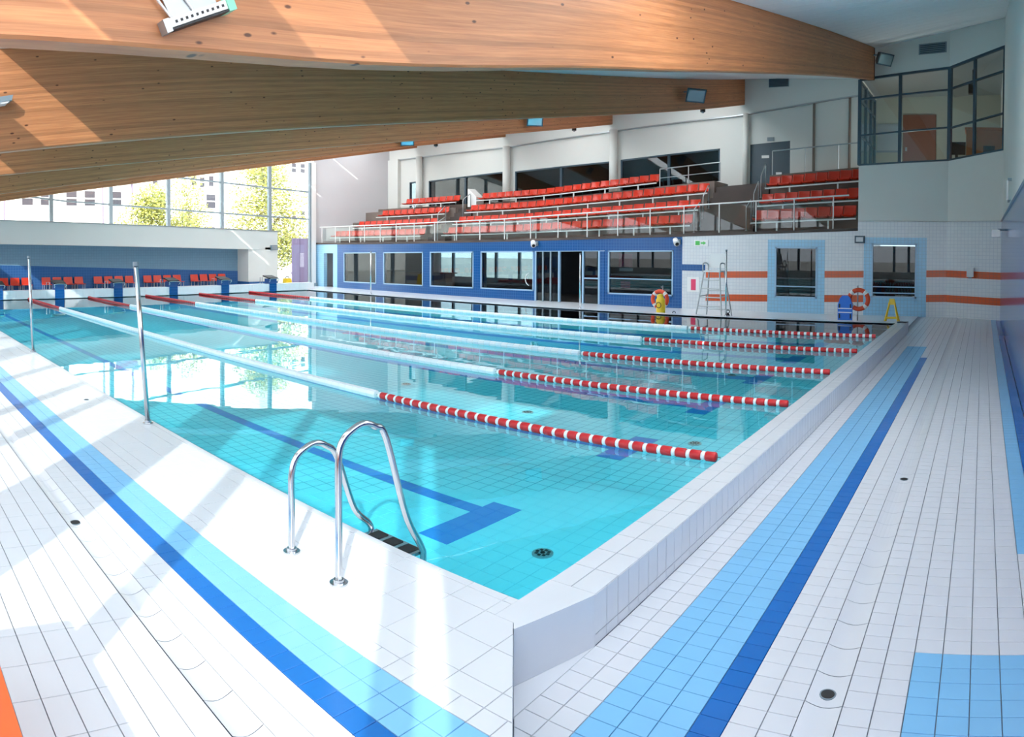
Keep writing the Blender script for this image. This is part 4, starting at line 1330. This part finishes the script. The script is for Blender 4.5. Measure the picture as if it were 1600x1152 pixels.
mb = MB(); mb.box(21.5, 21.56, -1.72, -1.08, 5.45, 5.9); mb.obj('display', M['black'], mo)
mb = MB(); mb.box(21.5, 21.58, -1.45, -1.35, 5.0, 5.45); mb.obj('stand', M['black'], mo)
fc = thing('ceiling_speaker', 'dark speaker hung from the control room ceiling', 'speaker', (21.2, -1.95, 7.7))
mb = MB(); mb.box(21.1, 21.35, -2.1, -1.8, 7.55, 7.9); mb.obj('cabinet', M['black'], fc)
mb = MB(); mb.box(21.2, 21.24, -1.97, -1.93, 7.9, 8.4); mb.obj('hanger', M['black'], fc)
v = thing('air_vent', 'dark ventilation grille above the control room glazing', 'vent', (20.9, -.6, 9.0), 'ventilation grilles')
def onf(t, off):
    p = at(c0, c1, t); return (p[0] - off, p[1])
mb = MB(); facet(mb, at(c0, c1, .66), at(c0, c1, .965), 8.84, 8.90, 9.20, 9.27, .03, -.03); mb.obj('frame', M['grey_frame'], v)
for q in range(5):
    mb = MB(); facet(mb, at(c0, c1, .675), at(c0, c1, .95), 8.87 + q * .063, 8.93 + q * .063, 8.90 + q * .063, 8.96 + q * .063, .02, -.05); mb.obj('slat', M['dark_frame'], v)

# ------------------------------------------------------------------ long side wall next to the camera: navy tiles, pale plaster above
wr = struct(root('wall_right', (8, -3.02, 1.5)))
mb = MB(); mb.box(XL, 20.6, -3.25, -3.0, -.35, 3.05); mb.obj('blue_tiling', M['rwall_blue'], wr)
mb = MB(); mb.box(6.9, 25.5, -3.3, -3.02, 3.05, 12); mb.obj('plaster', M['plaster'], wr)
for q in range(7):  # milky band and its bars, added out of view as extra daylight
    x0 = XL + .1 + q * 1.56
    mb = MB(); mb.box(x0 + .05, x0 + 1.51, -3.16, -3.15, 3.10, roof_z(x0, -3.1) + .05); mb.obj('added_daylight_pane', M['milky'], wr)
    mb = MB(); mb.box(x0 - .05, x0 + .05, -3.22, -3.08, 3.05, roof_z(x0, -3.1) + .1); mb.obj('mullion', M['grey_frame'], wr)
mb = MB(); mb.box(XL, 20.3, -3.03, -2.96, 3.03, 3.09); mb.obj('capping', M['plaster'], wr)
tb = thing('wall_lamp', 'slim white tube lamp upright on the side wall', 'lamp', (12.3, -2.95, 3.4))
mb = MB(); mb.tube([(12.3, -2.93, 3.17), (12.3, -2.93, 3.62)], .025, 10); mb.obj('tube', M['white'], tb)
for za in (3.12, 3.61):
    mb = MB(); mb.box(12.26, 12.34, -3.02, -2.93, za, za + .06); mb.obj('bracket', M['grey_frame'], tb)
cv = thing('wall_spotlight', 'grey spotlight on a bracket at the top of the navy side wall', 'lamp', (16, -2.9, 2.6))
mb = MB(); mb.tube([(16.0, -3.0, 2.62), (16.0, -2.80, 2.62)], .03, 8); mb.obj('arm', M['grey_frame'], cv)
mb = MB(); mb.box(15.85, 16.1, -2.86, -2.62, 2.42, 2.62); mb.obj('head', M['rail_grey'], cv)
# wall behind the camera
mb = MB(); mb.box(XL, XL + .02, -3.3, -3.0, 0, 4.6); struct(mb.obj('trim_1', M['plaster']))

# ------------------------------------------------------------------ lane ropes
def float_mesh(name, r, l, m_, n=12):
    mb = MB()
    mb.tube([(0, -l / 2, 0), (0, -l / 2 + .008, 0), (0, l / 2 - .008, 0), (0, l / 2, 0)], [r * .86, r, r, r * .86], n)
    return mb.mesh(name, m_, True)
FR_ = float_mesh('float', .047, .108, M['rope_red'])
FW_ = float_mesh('float', .043, .040, M['rope_white'])
names_ = ['nearest', 'second', 'third', 'fourth', 'farthest']
ZF = .004
for k in range(5):
    x = 2.5 * (k + 1)
    rp = thing('lane_rope', 'red and white lane rope, %s of the five across the water' % names_[k] if k in (0, 4) else 'red and white lane rope, %s from the ladder across the water' % names_[k], 'lane rope', (x, 12.5, ZF), 'lane ropes on the water')
    mb = MB(); mb.tube([(x, .0, ZF + .0), (x, 24.99, ZF)], .006, 6); mb.obj('cable', M['steel'], rp)
    n = 30
    pitch = 4.68 / n
    near = k < 4
    if near:
        for q in range(n):
            place(FR_, 'float', rp, (x, .10 + q * pitch, ZF))
            place(FW_, 'float', rp, (x, .10 + (q + .5) * pitch, ZF))
    else:
        mb = MB()
        for q in range(n):
            y = .10 + q * pitch
            mb.tube([(x, y - .044, ZF), (x, y + .044, ZF)], .047, 10, 0); mb.tube([(x, y + .048, ZF), (x, y + .108, ZF)], .042, 10, 1)
        o = mb.obj('near_floats', [M['rope_red'], M['rope_white']], rp, False); o['kind'] = 'stuff'
    mb = MB()
    m_ = 100
    p2 = (20.25 - 4.78) / m_
    for q in range(m_):
        y = 4.78 + (q + .5) * p2
        mb.tube([(x, y - p2 * .5, ZF), (x, y - p2 * .42, ZF), (x, y + p2 * .42, ZF), (x, y + p2 * .5, ZF)], [.050, .058, .058, .050], 8, 0 if q % 2 else 1)
    o = mb.obj('middle_floats', [M['rope_white'], M['rope_white'] if k < 2 else M['rope_blue']], rp, False); o['kind'] = 'stuff'
    mb = MB()
    for q in range(n):
        y = 20.32 + (q + .5) * (4.62 / n)
        mb.tube([(x, y - .066, ZF), (x, y + .066, ZF)], .047, 8)
    o = mb.obj('end_floats', M['rope_red'], rp, False); o['kind'] = 'stuff'

# ------------------------------------------------------------------ pool ladder in its recess
ld = thing('pool_ladder', 'stainless steel pool ladder with two hooped rails at the near long edge', 'ladder', (-1.1, 1.1, 0))
def bez(pts, n=8):
    """smooth a polyline with Catmull-Rom"""
    P = [Vector(p) for p in pts]
    P = [P[0] * 2 - P[1]] + P + [P[-1] * 2 - P[-2]]
    out = []
    for i in range(1, len(P) - 2):
        for q in range(n):
            t = q / n
            a, b, c, d = P[i - 1], P[i], P[i + 1], P[i + 2]
            out.append(.5 * (2 * b + (c - a) * t + (2 * a - 5 * b + 4 * c - d) * t * t + (3 * b - a - 3 * c + d) * t ** 3))
    out.append(P[-2])
    return out
for (y, X0, hz_, top_, xe) in ((1.385, -1.18, .50, .68, -.50), (.862, -1.20, .74, .915, -.50)):
    pts = [(X0, y, 0), (X0, y, hz_ * .6), (X0 + .0, y, hz_), (X0 + .035, y, lerp(hz_, top_, .60)), (X0 + .12, y, top_ - .015), (X0 + .20, y, top_), (X0 + .28, y, top_ - .03), (X0 + .37, y, lerp(hz_, top_, .35)), (-.66, y, .28 if y < 1 else .18), (xe - .02, y, .03), (xe, y, -.06), (xe, y, -.39)]
    mb = MB(); mb.tube(bez(pts, 7), .0215, 14); r_ = mb.obj('rail', M['steel'], ld, True)
    mb = MB(); mb.tube([(X0, y, 0), (X0, y, .012), (X0, y, .0125), (X0, y, .03)], [.055, .055, .034, .032], 20); mb.obj('flange', M['steel'], r_)
for z, in ((-.012,), (-.22,)):
    mb = MB(); mb.box(-.60, -.47, .885, 1.362, z - .02, z); t_ = mb.obj('tread', M['steel'], ld)
    for q in range(3):
        mb = MB(); mb.box(-.585, -.485, .92 + q * .15, 1.02 + q * .15, z, z + .006); mb.obj('grip_pad', M['black'], t_)
# ------------------------------------------------------------------ backstroke posts
def bpost(label, x, y, h, lean, z0=0.0, r=.028):
    t = thing('backstroke_post', label, 'post', (x, y, z0), 'backstroke posts')
    mb = MB(); mb.tube([(x, y, z0), (x + lean[0] * .5, y + lean[1] * .5, z0 + h * .5), (x + lean[0], y + lean[1], z0 + h)], r, 14); mb.obj('pole', M['steel'], t, True)
    mb = MB(); mb.tube([(x, y, z0), (x, y, z0 + .012), (x, y, z0 + .0125), (x, y, z0 + .04)], [.06, .06, .042, .04], 18); mb.obj('flange', M['steel'], t)
    mb = MB(); p = (x + lean[0], y + lean[1]); mb.cyl(p, r * 1.15, z0 + h - .02, z0 + h + .025, 14); mb.obj('cap', M['grey_frame'], t)
bpost('tall steel post on the near long edge, nearer the ladder', -.70, 4.96, 1.80, (-.12, .05))
bpost('tall steel post on the near long edge, farther from the ladder', -.64, 10.83, 1.82, (-.07, .02))
bpost('thin steel post across the water in front of the lifeguard chair', 15.92, 5.05, 1.95, (.0, .0))
bpost('thin steel post across the water in front of the glazed doorway', 15.92, 10.15, 1.80, (.0, .0))
bpost('thin steel post across the water in front of the first blue-framed windows', 15.92, 20.6, 1.80, (.0, .0))

# ------------------------------------------------------------------ starting blocks on the headwall, red chairs behind them
for k in range(6):
    x = 1.28 + 2.5 * k
    t = thing('starting_block', 'blue starting block with sloping dark platform, %s along the headwall from the glass wall side' % ordinal(k + 1), 'starting block', (x, 25.2, .33), 'starting blocks on the headwall')
    mb = MB(); mb.box(x - .19, x + .19, 24.975, 25.40, .33, .56); mb.obj('pedestal', M['blue_dark'], t)
    mb = MB(); mb.box(x - .19, x + .19, 24.955, 24.985, -.02, .34); mb.obj('front_plate', M['wall_blue'], t)
    mb = MB(); mb.hexa([(x - .25, 24.93, .56), (x + .25, 24.93, .56), (x + .25, 25.48, .66), (x - .25, 25.48, .66), (x - .25, 24.93, .61), (x + .25, 24.93, .61), (x + .25, 25.48, .71), (x - .25, 25.48, .71)]); mb.obj('platform', M['black'], t)
    mb = MB(); mb.tube(bez([(x - .22, 24.95, .42), (x - .22, 24.86, .47), (x - .22, 24.84, .56), (x + .22, 24.84, .56), (x + .22, 24.86, .47), (x + .22, 24.95, .42)], 5), .016, 8); mb.obj('start_grip', M['steel'], t)
    mb = MB(); mb.tube([(x - .3, 25.43, .33), (x - .3, 25.43, .62), (x - .42, 25.43, .62), (x - .42, 25.43, .33)], .016, 8); mb.obj('step_frame', M['steel'], t)
def chair_meshes():
    a = MB(); a.hexa([(-.21, -.2, .40), (.21, -.2, .40), (.21, .21, .39), (-.21, .21, .39), (-.21, -.2, .43), (.21, -.2, .43), (.21, .21, .42), (-.21, .21, .42)])
    b = MB(); b.hexa([(-.21, .18, .42), (.21, .18, .42), (.21, .21, .42), (-.21, .21, .42), (-.20, .26, .78), (.20, .26, .78), (.20, .29, .78), (-.20, .29, .78)])
    c = MB(); c.tube([(0, 0, 0), (0, 0, .4)], .014, 6)
    return a.mesh('seat', M['seat_red']), b.mesh('backrest', M['seat_red']), c.mesh('leg', M['rail_grey'])
SA, SB, SC = chair_meshes()
q = 0
for k in range(6):
    for j in range(4):
        x = 1.28 + 2.5 * k + .48 + j * .52
        if x > 14.1:
            continue
        q += 1
        t = thing('chair', 'red chair against the alcove wall, %s along the row from the glass wall side' % ordinal(q), 'chair', (x, 28.8, 0), 'red chairs in the alcove')
        place(SA, 'seat', t, (x, 28.8, 0), (0, 0, 0), (1, 1, .86)); place(SB, 'backrest', t, (x, 28.8, 0), (0, 0, 0), (1, 1, .86))
        for dx in (-.18, .18):
            for dy in (-.16, .16):
                place(SC, 'leg', t, (x + dx, 28.8 + dy, 0), (0, 0, 0), (1, 1, .86))

# ------------------------------------------------------------------ lifeguard chair
lx, ly, lz = 17.6, 6.1, ZLOW
lg = thing('lifeguard_chair', 'tall white tubular lifeguard chair in front of the white tiled wall', 'chair', (lx, ly, lz))
T_ = .024
tops = {}
for sx, sy in ((-1, -1), (-1, 1), (1, -1), (1, 1)):
    b = (lx + sx * .48, ly + sy * .46, lz)
    t = (lx + sx * .22, ly + sy * .27, lz + 1.55)
    tops[(sx, sy)] = (b, t)
    mb = MB(); mb.tube([b, t], T_, 8); mb.obj('leg', M['rail_grey'], lg)
for q in range(5):
    f = .12 + q * .18
    a, b = [tuple(lerp(tops[(-1, s_)][0][i], tops[(-1, s_)][1][i], f) for i in range(3)) for s_ in (-1, 1)]
    mb = MB(); mb.tube([a, b], .018, 8); mb.obj('rung', M['rail_grey'], lg)
for sx in (1,):
    for f in (.2, .6):
        a, b = [tuple(lerp(tops[(sx, s_)][0][i], tops[(sx, s_)][1][i], f) for i in range(3)) for s_ in (-1, 1)]
        mb = MB(); mb.tube([a, b], .018, 8); mb.obj('brace', M['rail_grey'], lg)
for s_ in (-1, 1):
    a, b = [tuple(lerp(tops[(sx, s_)][0][i], tops[(sx, s_)][1][i], .5) for i in range(3)) for sx in (-1, 1)]
    mb = MB(); mb.tube([a, b], .018, 8); mb.obj('brace', M['rail_grey'], lg)
    mb = MB(); mb.tube(bez([(lx - .22, ly + s_ * .30, lz + 1.55), (lx - .24, ly + s_ * .30, lz + 1.78), (lx - .1, ly + s_ * .30, lz + 1.84), (lx + .18, ly + s_ * .30, lz + 1.80), (lx + .24, ly + s_ * .30, lz + 1.6)], 5), .022, 8); mb.obj('armrest', M['rail_grey'], lg)
mb = MB(); mb.box(lx - .25, lx + .25, ly - .28, ly + .28, lz + 1.55, lz + 1.60); mb.obj('seat', M['white'], lg)
mb = MB(); mb.hexa([(lx + .22, ly - .28, lz + 1.68), (lx + .26, ly - .28, lz + 1.68), (lx + .26, ly + .28, lz + 1.68), (lx + .22, ly + .28, lz + 1.68), (lx + .32, ly - .27, lz + 2.14), (lx + .36, ly - .27, lz + 2.14), (lx + .36, ly + .27, lz + 2.14), (lx + .32, ly + .27, lz + 2.14)]); mb.obj('backrest', M['white'], lg)

# ------------------------------------------------------------------ rescue gear on the far deck
def ring(label, c, R, r):
    t = thing('lifebuoy', label, 'lifebuoy', c, 'lifebuoys on the far deck')
    mb = MB(); mb.torus(c, R, r, 'x', 28, 10); mb.obj('ring', M['ring_red'], t, True)
    for q in range(4):
        a = math.pi / 4 + q * math.pi / 2
        mb = MB(); mb.torus(c, R, r * 1.05, 'x', 4, 10, a - .17, a + .17); mb.obj('band', M['white'], t, True)
def stand(label, x, y, h):
    t = thing('rescue_stand', label, 'stand', (x, y, ZLOW), 'rescue stands on the far deck')
    mb = MB(); mb.tube([(x, y, ZLOW), (x, y, ZLOW + h)], .022, 8); mb.obj('pole', M['rail_grey'], t)
    mb = MB(); mb.box(x - .2, x + .2, y - .25, y + .25, ZLOW, ZLOW + .03); mb.obj('base', M['grey_frame'], t)
    mb = MB(); mb.tube([(x - .02, y, ZLOW + h - .05), (x - .12, y, ZLOW + h - .03)], .015, 6); mb.obj('hook', M['rail_grey'], t)
stand('grey stand holding the lifebuoy beside the doorway end of the blue wall', 17.6, 7.95, 1.05)
ring('orange-red lifebuoy with white bands at the end of the blue wall', (17.5, 8.0, .30), .27, .065)
yt = thing('rescue_can', 'yellow rescue float standing against the lifebuoy by the blue wall', 'float', (17.3, 7.85, ZLOW))
mb = MB(); mb.tube(bez([(17.12, 7.78, ZLOW + .01), (17.12, 7.78, ZLOW + .12), (17.13, 7.79, ZLOW + .5), (17.15, 7.82, ZLOW + .72), (17.16, 7.84, ZLOW + .80)], 4), [.05] * 2 + [.15] * 9 + [.11] * 4 + [.05] * 2, 14); mb.obj('body', M['yellow'], yt, True)
mb = MB(); mb.torus((16.97, 7.79, ZLOW + .45), .09, .012, 'x', 12, 6); mb.obj('grip', M['black'], yt)
stand('grey stand behind the blue rescue board, holding a lifebuoy', 17.7, 1.42, 1.22)
ring('orange-red lifebuoy hung beside the blue rescue board', (17.55, 1.36, .50), .29, .07)
sb = thing('spine_board', 'upright blue rescue board leaning beside the farther lifebuoy', 'board', (17.35, 1.72, ZLOW))
mb = MB()
pf = [(-.17, 0), (.17, 0), (.22, .12), (.23, .62), (.16, .84), (.08, .92), (-.08, .92), (-.16, .84), (-.23, .62), (-.22, .12)]
n = len(pf)
vs = [(17.33, 1.74 + a, ZLOW + .005 + b) for a, b in pf] + [(17.38, 1.74 + a, ZLOW + .005 + b) for a, b in pf]
mb.add(vs, [tuple(range(n)), tuple(range(2 * n - 1, n - 1, -1))] + [(i, n + i, n + (i + 1) % n, (i + 1) % n) for i in range(n)]); mb.obj('board', M['blue'], sb)
for a in (-.2, .2):
    for zz in (.3, .6):
        mb = MB(); mb.box(17.322, 17.33, 1.74 + a * .85 - .02, 1.74 + a * .85 + .02, ZLOW + zz - .07, ZLOW + zz + .07); mb.obj('handle_slot', M['black'], sb)
for zz in (.40, .52):
    mb = MB(); mb.box(17.321, 17.331, 1.53, 1.95, ZLOW + zz, ZLOW + zz + .025); mb.obj('strap', M['rope_blue'], sb)
ys2 = thing('folding_stand', 'yellow open folding frame standing below the last white-wall window', 'stand', (17.6, .34, ZLOW))
for s_ in (-1, 1):
    for t_ in (-1, 1):
        mb = MB(); mb.tube([(17.6 + s_ * .22, .34 + t_ * .24, ZLOW), (17.6 + s_ * .02, .34 + t_ * .07, ZLOW + .74)], .022, 8); mb.obj('leg', M['yellow'], ys2)
    mb = MB(); mb.tube([(17.6 + s_ * .15, .34 - .18, ZLOW + .26), (17.6 + s_ * .15, .34 + .18, ZLOW + .26)], .016, 8); mb.obj('crossbar', M['yellow'], ys2)
mb = MB(); mb.hexa([(17.55, .22, ZLOW + .66), (17.65, .22, ZLOW + .66), (17.65, .46, ZLOW + .66), (17.55, .46, ZLOW + .66), (17.57, .27, ZLOW + .84), (17.63, .27, ZLOW + .84), (17.63, .41, ZLOW + .84), (17.57, .41, ZLOW + .84)]); mb.obj('top_plate', M['yellow'], ys2)
for (y, s_, h, t) in ((7.2, .12, .18, 'small black weight on the far deck under the lifeguard chair'), (5.35, .09, .30, 'small black upright bottle-shaped weight beside the lifeguard chair'), (3.45, .12, .10, 'flat black weight on the far deck under the first white-wall window')):
    b = thing('deck_weight', t, 'weight', (16.9, y, ZLOW), 'black weights on the far deck')
    zz = ZLOW
    mb = MB(); mb.tube([(16.9, y, zz), (16.9, y, zz + h * .6), (16.9, y, zz + h * .85), (16.9, y, zz + h)], [s_, s_, s_ * .6, s_ * .3], 12); mb.obj('body', M['black'], b, True)
    mb = MB(); mb.torus((16.9, y, zz + h + .05), .05, .014, 'x', 12, 6); mb.obj('ring', M['black'], b)

# ------------------------------------------------------------------ small wall fittings on the gallery front
es = thing('exit_sign', 'small white and green exit sign above the lifeguard chair', 'sign', (XG, 8.05, 2.2))
mb = MB(); mb.box(XG - .03, XG, 7.76, 8.34, 2.10, 2.34); mb.obj('plate', M['white'], es)
mb = MB(); mb.box(XG - .034, XG - .03, 8.10, 8.28, 2.14, 2.30); mb.obj('door_mark', M['green'], es)
mb = MB(); mb.box(XG - .034, XG - .03, 7.94, 8.06, 2.19, 2.25); mb.add([(XG - .034, 7.95, 2.15), (XG - .034, 7.84, 2.22), (XG - .034, 7.95, 2.29)], [(0, 1, 2)]); mb.obj('arrow', M['green'], es)
for (y, z, t) in ((15.72, 2.18, 'white loudspeaker horn over the left edge of the glazed doorway'), (8.98, 2.26, 'white camera at the end of the blue fascia')):
    c_ = thing('wall_camera', t, 'camera', (XG - .15, y, z), 'cameras on the fascia')
    mb = MB(); mb.box(XG - .06, XG, y - .08, y + .08, z - .1, z + .1); mb.obj('mount', M['grey_frame'], c_)
    mb = MB(); mb.tube([(XG - .06, y, z + .02), (XG - .20, y + .02, z + .04)], .03, 8); mb.obj('arm', M['white'], c_)
    mb = MB(); mb.tube([(XG - .15, y + .1, z + .08), (XG - .32, y - .06, z - .08)], [.10, .12], 12); mb.obj('housing', M['white'], c_, True)
    mb = MB(); mb.tube([(XG - .32, y - .06, z - .08), (XG - .34, y - .08, z - .10)], .07, 10); mb.obj('lens', M['black'], c_)
wl2 = thing('wall_light', 'small dark wall light between the two white-wall windows', 'lamp', (XG, 1.97, 2.4))
mb = MB(); mb.box(XG - .09, XG, 1.80, 2.15, 2.26, 2.52); mb.obj('housing', M['dark_frame'], wl2)
mb = MB(); mb.box(XG - .10, XG - .09, 1.85, 2.10, 2.31, 2.47); mb.obj('diffuser', M['rail_grey'], wl2)
nt_ = thing('notice_plate', 'white notice plate with a pink print beside the lifebuoy at the blue wall', 'sign', (XG, 8.36, .6))
mb = MB(); mb.box(XG - .012, XG, 8.12, 8.62, .36, .92); mb.obj('plate', M['white'], nt_)
mb = MB(); mb.box(XG - .016, XG - .012, 8.26, 8.46, .42, .84); mb.obj('print', M['pink'], nt_)
ds = thing('soap_dispenser', 'small white dispenser box on the upper orange stripe near the corner', 'box', (20.6, -1.95, 1.3))
mb = MB(); mb.box(20.45, 20.56, -2.08, -1.84, 1.14, 1.46); mb.obj('body', M['white'], ds)
mb = MB(); mb.box(20.46, 20.54, -2.02, -1.90, 1.09, 1.14); mb.obj('nozzle', M['grey_frame'], ds)

# ------------------------------------------------------------------ floodlights on the beams
def flood(label, x, y, z, s_=1.0):
    """lamp body hung in front of a beam face, looking down across the pool"""
    t = thing('floodlight', label, 'floodlight', (x, y, z), 'floodlights on the beams')
    d = Vector((-.62, -.60, -.50)).normalized()
    a_ = d.cross(Vector((0, 0, 1))).normalized()
    u_ = a_.cross(d)
    o_ = Vector((x, y - .42 * s_, z))
    q3 = lambda a, b, c: tuple(o_ + a_ * a * s_ + u_ * b * s_ + d * c * s_)
    W_, H_ = .36, .25
    mb = MB(); mb.hexa([q3(-W_ * .7, -H_ * .7, -.16), q3(W_ * .7, -H_ * .7, -.16), q3(W_ * .7, H_ * .7, -.16), q3(-W_ * .7, H_ * .7, -.16), q3(-W_, -H_, .14), q3(W_, -H_, .14), q3(W_, H_, .14), q3(-W_, H_, .14)]); mb.obj('housing', M['dark_frame'], t)
    mb = MB(); mb.hexa([q3(-W_ * .86, -H_ * .8, .14), q3(W_ * .86, -H_ * .8, .14), q3(W_ * .86, H_ * .8, .14), q3(-W_ * .86, H_ * .8, .14), q3(-W_ * .84, -H_ * .78, .15), q3(W_ * .84, -H_ * .78, .15), q3(W_ * .84, H_ * .78, .15), q3(-W_ * .84, H_ * .78, .15)]); mb.obj('lens', M['lamp_face'], t)
    mb = MB(); mb.tube([(x, y - .003, z + .12), (x, y - .2 * s_, z + .12), q3(0, .1, -.12)], .03, 8); mb.obj('bracket', M['grey_frame'], t)
flood('dark floodlight at the wall end of the nearest roof beam', 20.5, 1.46, 8.62, .85)
flood('dark floodlight near the wall end of the second roof beam', 19.2, 7.95, 7.42, 1.0)
flood('dark floodlight near the wall end of the third roof beam', 18.9, 14.6, 7.05, .9)
flood('dark floodlight on the fourth roof beam above the far block', 18.2, 21.1, 6.8, .85)
for k, (Y, P, x) in enumerate(((7.95, P2, 21.2), (14.6, P3, 22.5), (21.1, P4, 20.5))):
    d = thing('beam_sensor', 'small black sensor under the wall end of the %s roof beam' % ['second', 'third', 'fourth'][k], 'sensor', (x, Y + .1, P(x)), 'black sensors under the beams')
    mb = MB(); mb.cyl((x, Y + .11), .10, P(x) - .10, P(x) + .0, 12); mb.obj('body', M['black'], d)
    mb = MB(); mb.cyl((x, Y + .11), .05, P(x) - .14, P(x) - .10, 10); mb.obj('lens', M['grey_frame'], d)
# perforated lamp trough on the nearest beam, seen at its top
lt = thing('lamp_trough', 'perforated silver lamp trough with a mint end on the nearest roof beam', 'lamp', (-1.85, 1.4, 3.35))
def tp(a, b, d):   # a along the trough, b up, d outward
    ax, az = Vector((.92, -.12, .39)), Vector((-.39, 0, .92))
    o_ = Vector((-2.0, 1.51, 3.275))
    p = o_ + ax * a + az * b + Vector((0, -1, 0)) * d
    return tuple(p)
mb = MB(); mb.hexa([tp(0, 0, 0), tp(.38, 0, 0), tp(.38, 0, .10), tp(0, 0, .10), tp(0, .055, 0), tp(.38, .055, 0), tp(.38, .055, .10), tp(0, .055, .10)]); mb.obj('trough', M['rail_white'], lt)
for q in range(10):
    a = .03 + q * .035
    mb = MB(); mb.hexa([tp(a, .018, .10), tp(a + .014, .018, .10), tp(a + .014, .018, .103), tp(a, .018, .103), tp(a, .034, .10), tp(a + .014, .034, .10), tp(a + .014, .034, .103), tp(a, .034, .103)]); mb.obj('hole', M['black'], lt)
mb = MB(); mb.hexa([tp(.0, -.016, .0), tp(.38, -.016, .0), tp(.38, -.016, .105), tp(0, -.016, .105), tp(0, -.004, 0), tp(.38, -.004, 0), tp(.38, -.004, .105), tp(0, -.004, .105)]); mb.obj('lower_lip', M['black'], lt)
mb = MB(); mb.hexa([tp(.38, -.018, -.01), tp(.43, -.018, -.01), tp(.43, -.018, .11), tp(.38, -.018, .11), tp(.38, .065, -.01), tp(.43, .065, -.01), tp(.43, .065, .11), tp(.38, .065, .11)]); mb.obj('end_cap', M['mint'], lt)
mb = MB(); mb.hexa([tp(-.04, -.02, .0), tp(.0, -.02, .0), tp(.0, -.02, .10), tp(-.04, -.02, .10), tp(-.04, .06, 0), tp(0, .06, 0), tp(0, .06, .1), tp(-.04, .06, .1)]); mb.obj('end_cap', M['rail_grey'], lt)
mb = MB(); mb.hexa([tp(.05, .055, .02), tp(.36, .055, .02), tp(.36, .055, .03), tp(.05, .055, .03), tp(.02, .35, .02), tp(.36, .35, .02), tp(.36, .35, .03), tp(.02, .35, .03)]); mb.obj('reflector', M['rail_grey'], lt)
for a in (.05, .2):
    mb = MB(); mb.tube([tp(a, .05, .04), tp(a - .09, .30, .04)], .008, 6); mb.obj('stay', M['rail_white'], lt)
l2 = thing('lamp_trough', 'silver lamp trough on the second roof beam at the edge of the view', 'lamp', (-1.9, 7.9, 4.1))
mb = MB(); mb.hexa([(-2.15, 7.72, 4.05), (-1.66, 7.72, 4.14), (-1.66, 7.95, 4.14), (-2.15, 7.95, 4.05), (-2.15, 7.72, 4.13), (-1.64, 7.72, 4.22), (-1.64, 7.95, 4.22), (-2.15, 7.95, 4.13)]); mb.obj('trough', M['grey_frame'], l2)
mb = MB(); mb.hexa([(-2.15, 7.73, 4.02), (-1.72, 7.73, 4.10), (-1.72, 7.94, 4.10), (-2.15, 7.94, 4.02), (-2.15, 7.73, 4.05), (-1.68, 7.73, 4.14), (-1.68, 7.94, 4.14), (-2.15, 7.94, 4.05)]); mb.obj('lens', M['rail_white'], l2)

# ------------------------------------------------------------------ deck gullies
for (x, y, z, t) in ((-.19, -1.637, ZLOW - .019, 'round black gully in the channel tiles nearest the camera on the lower deck'), (3.34, -1.637, ZLOW - .019, 'round black gully farther along the channel tiles of the lower deck'),
                     (-2.285, 2.52, -.019, 'round black gully in the channel tiles of the upper deck'), (-.97, 6.41, .002, 'small dark socket cover near the long water edge')):
    r0 = .045 if z != .002 else .035
    t_ = thing('deck_gully', t, 'drain', (x, y, z), 'deck gullies')
    mb = MB(); mb.cyl((x, y), r0, z - .004, z + .003, 20); mb.obj('rim', M['grey_frame'], t_)
    mb = MB(); mb.cyl((x, y), r0 * .8, z + .003, z + .0045, 18); mb.obj('opening', M['black'], t_)
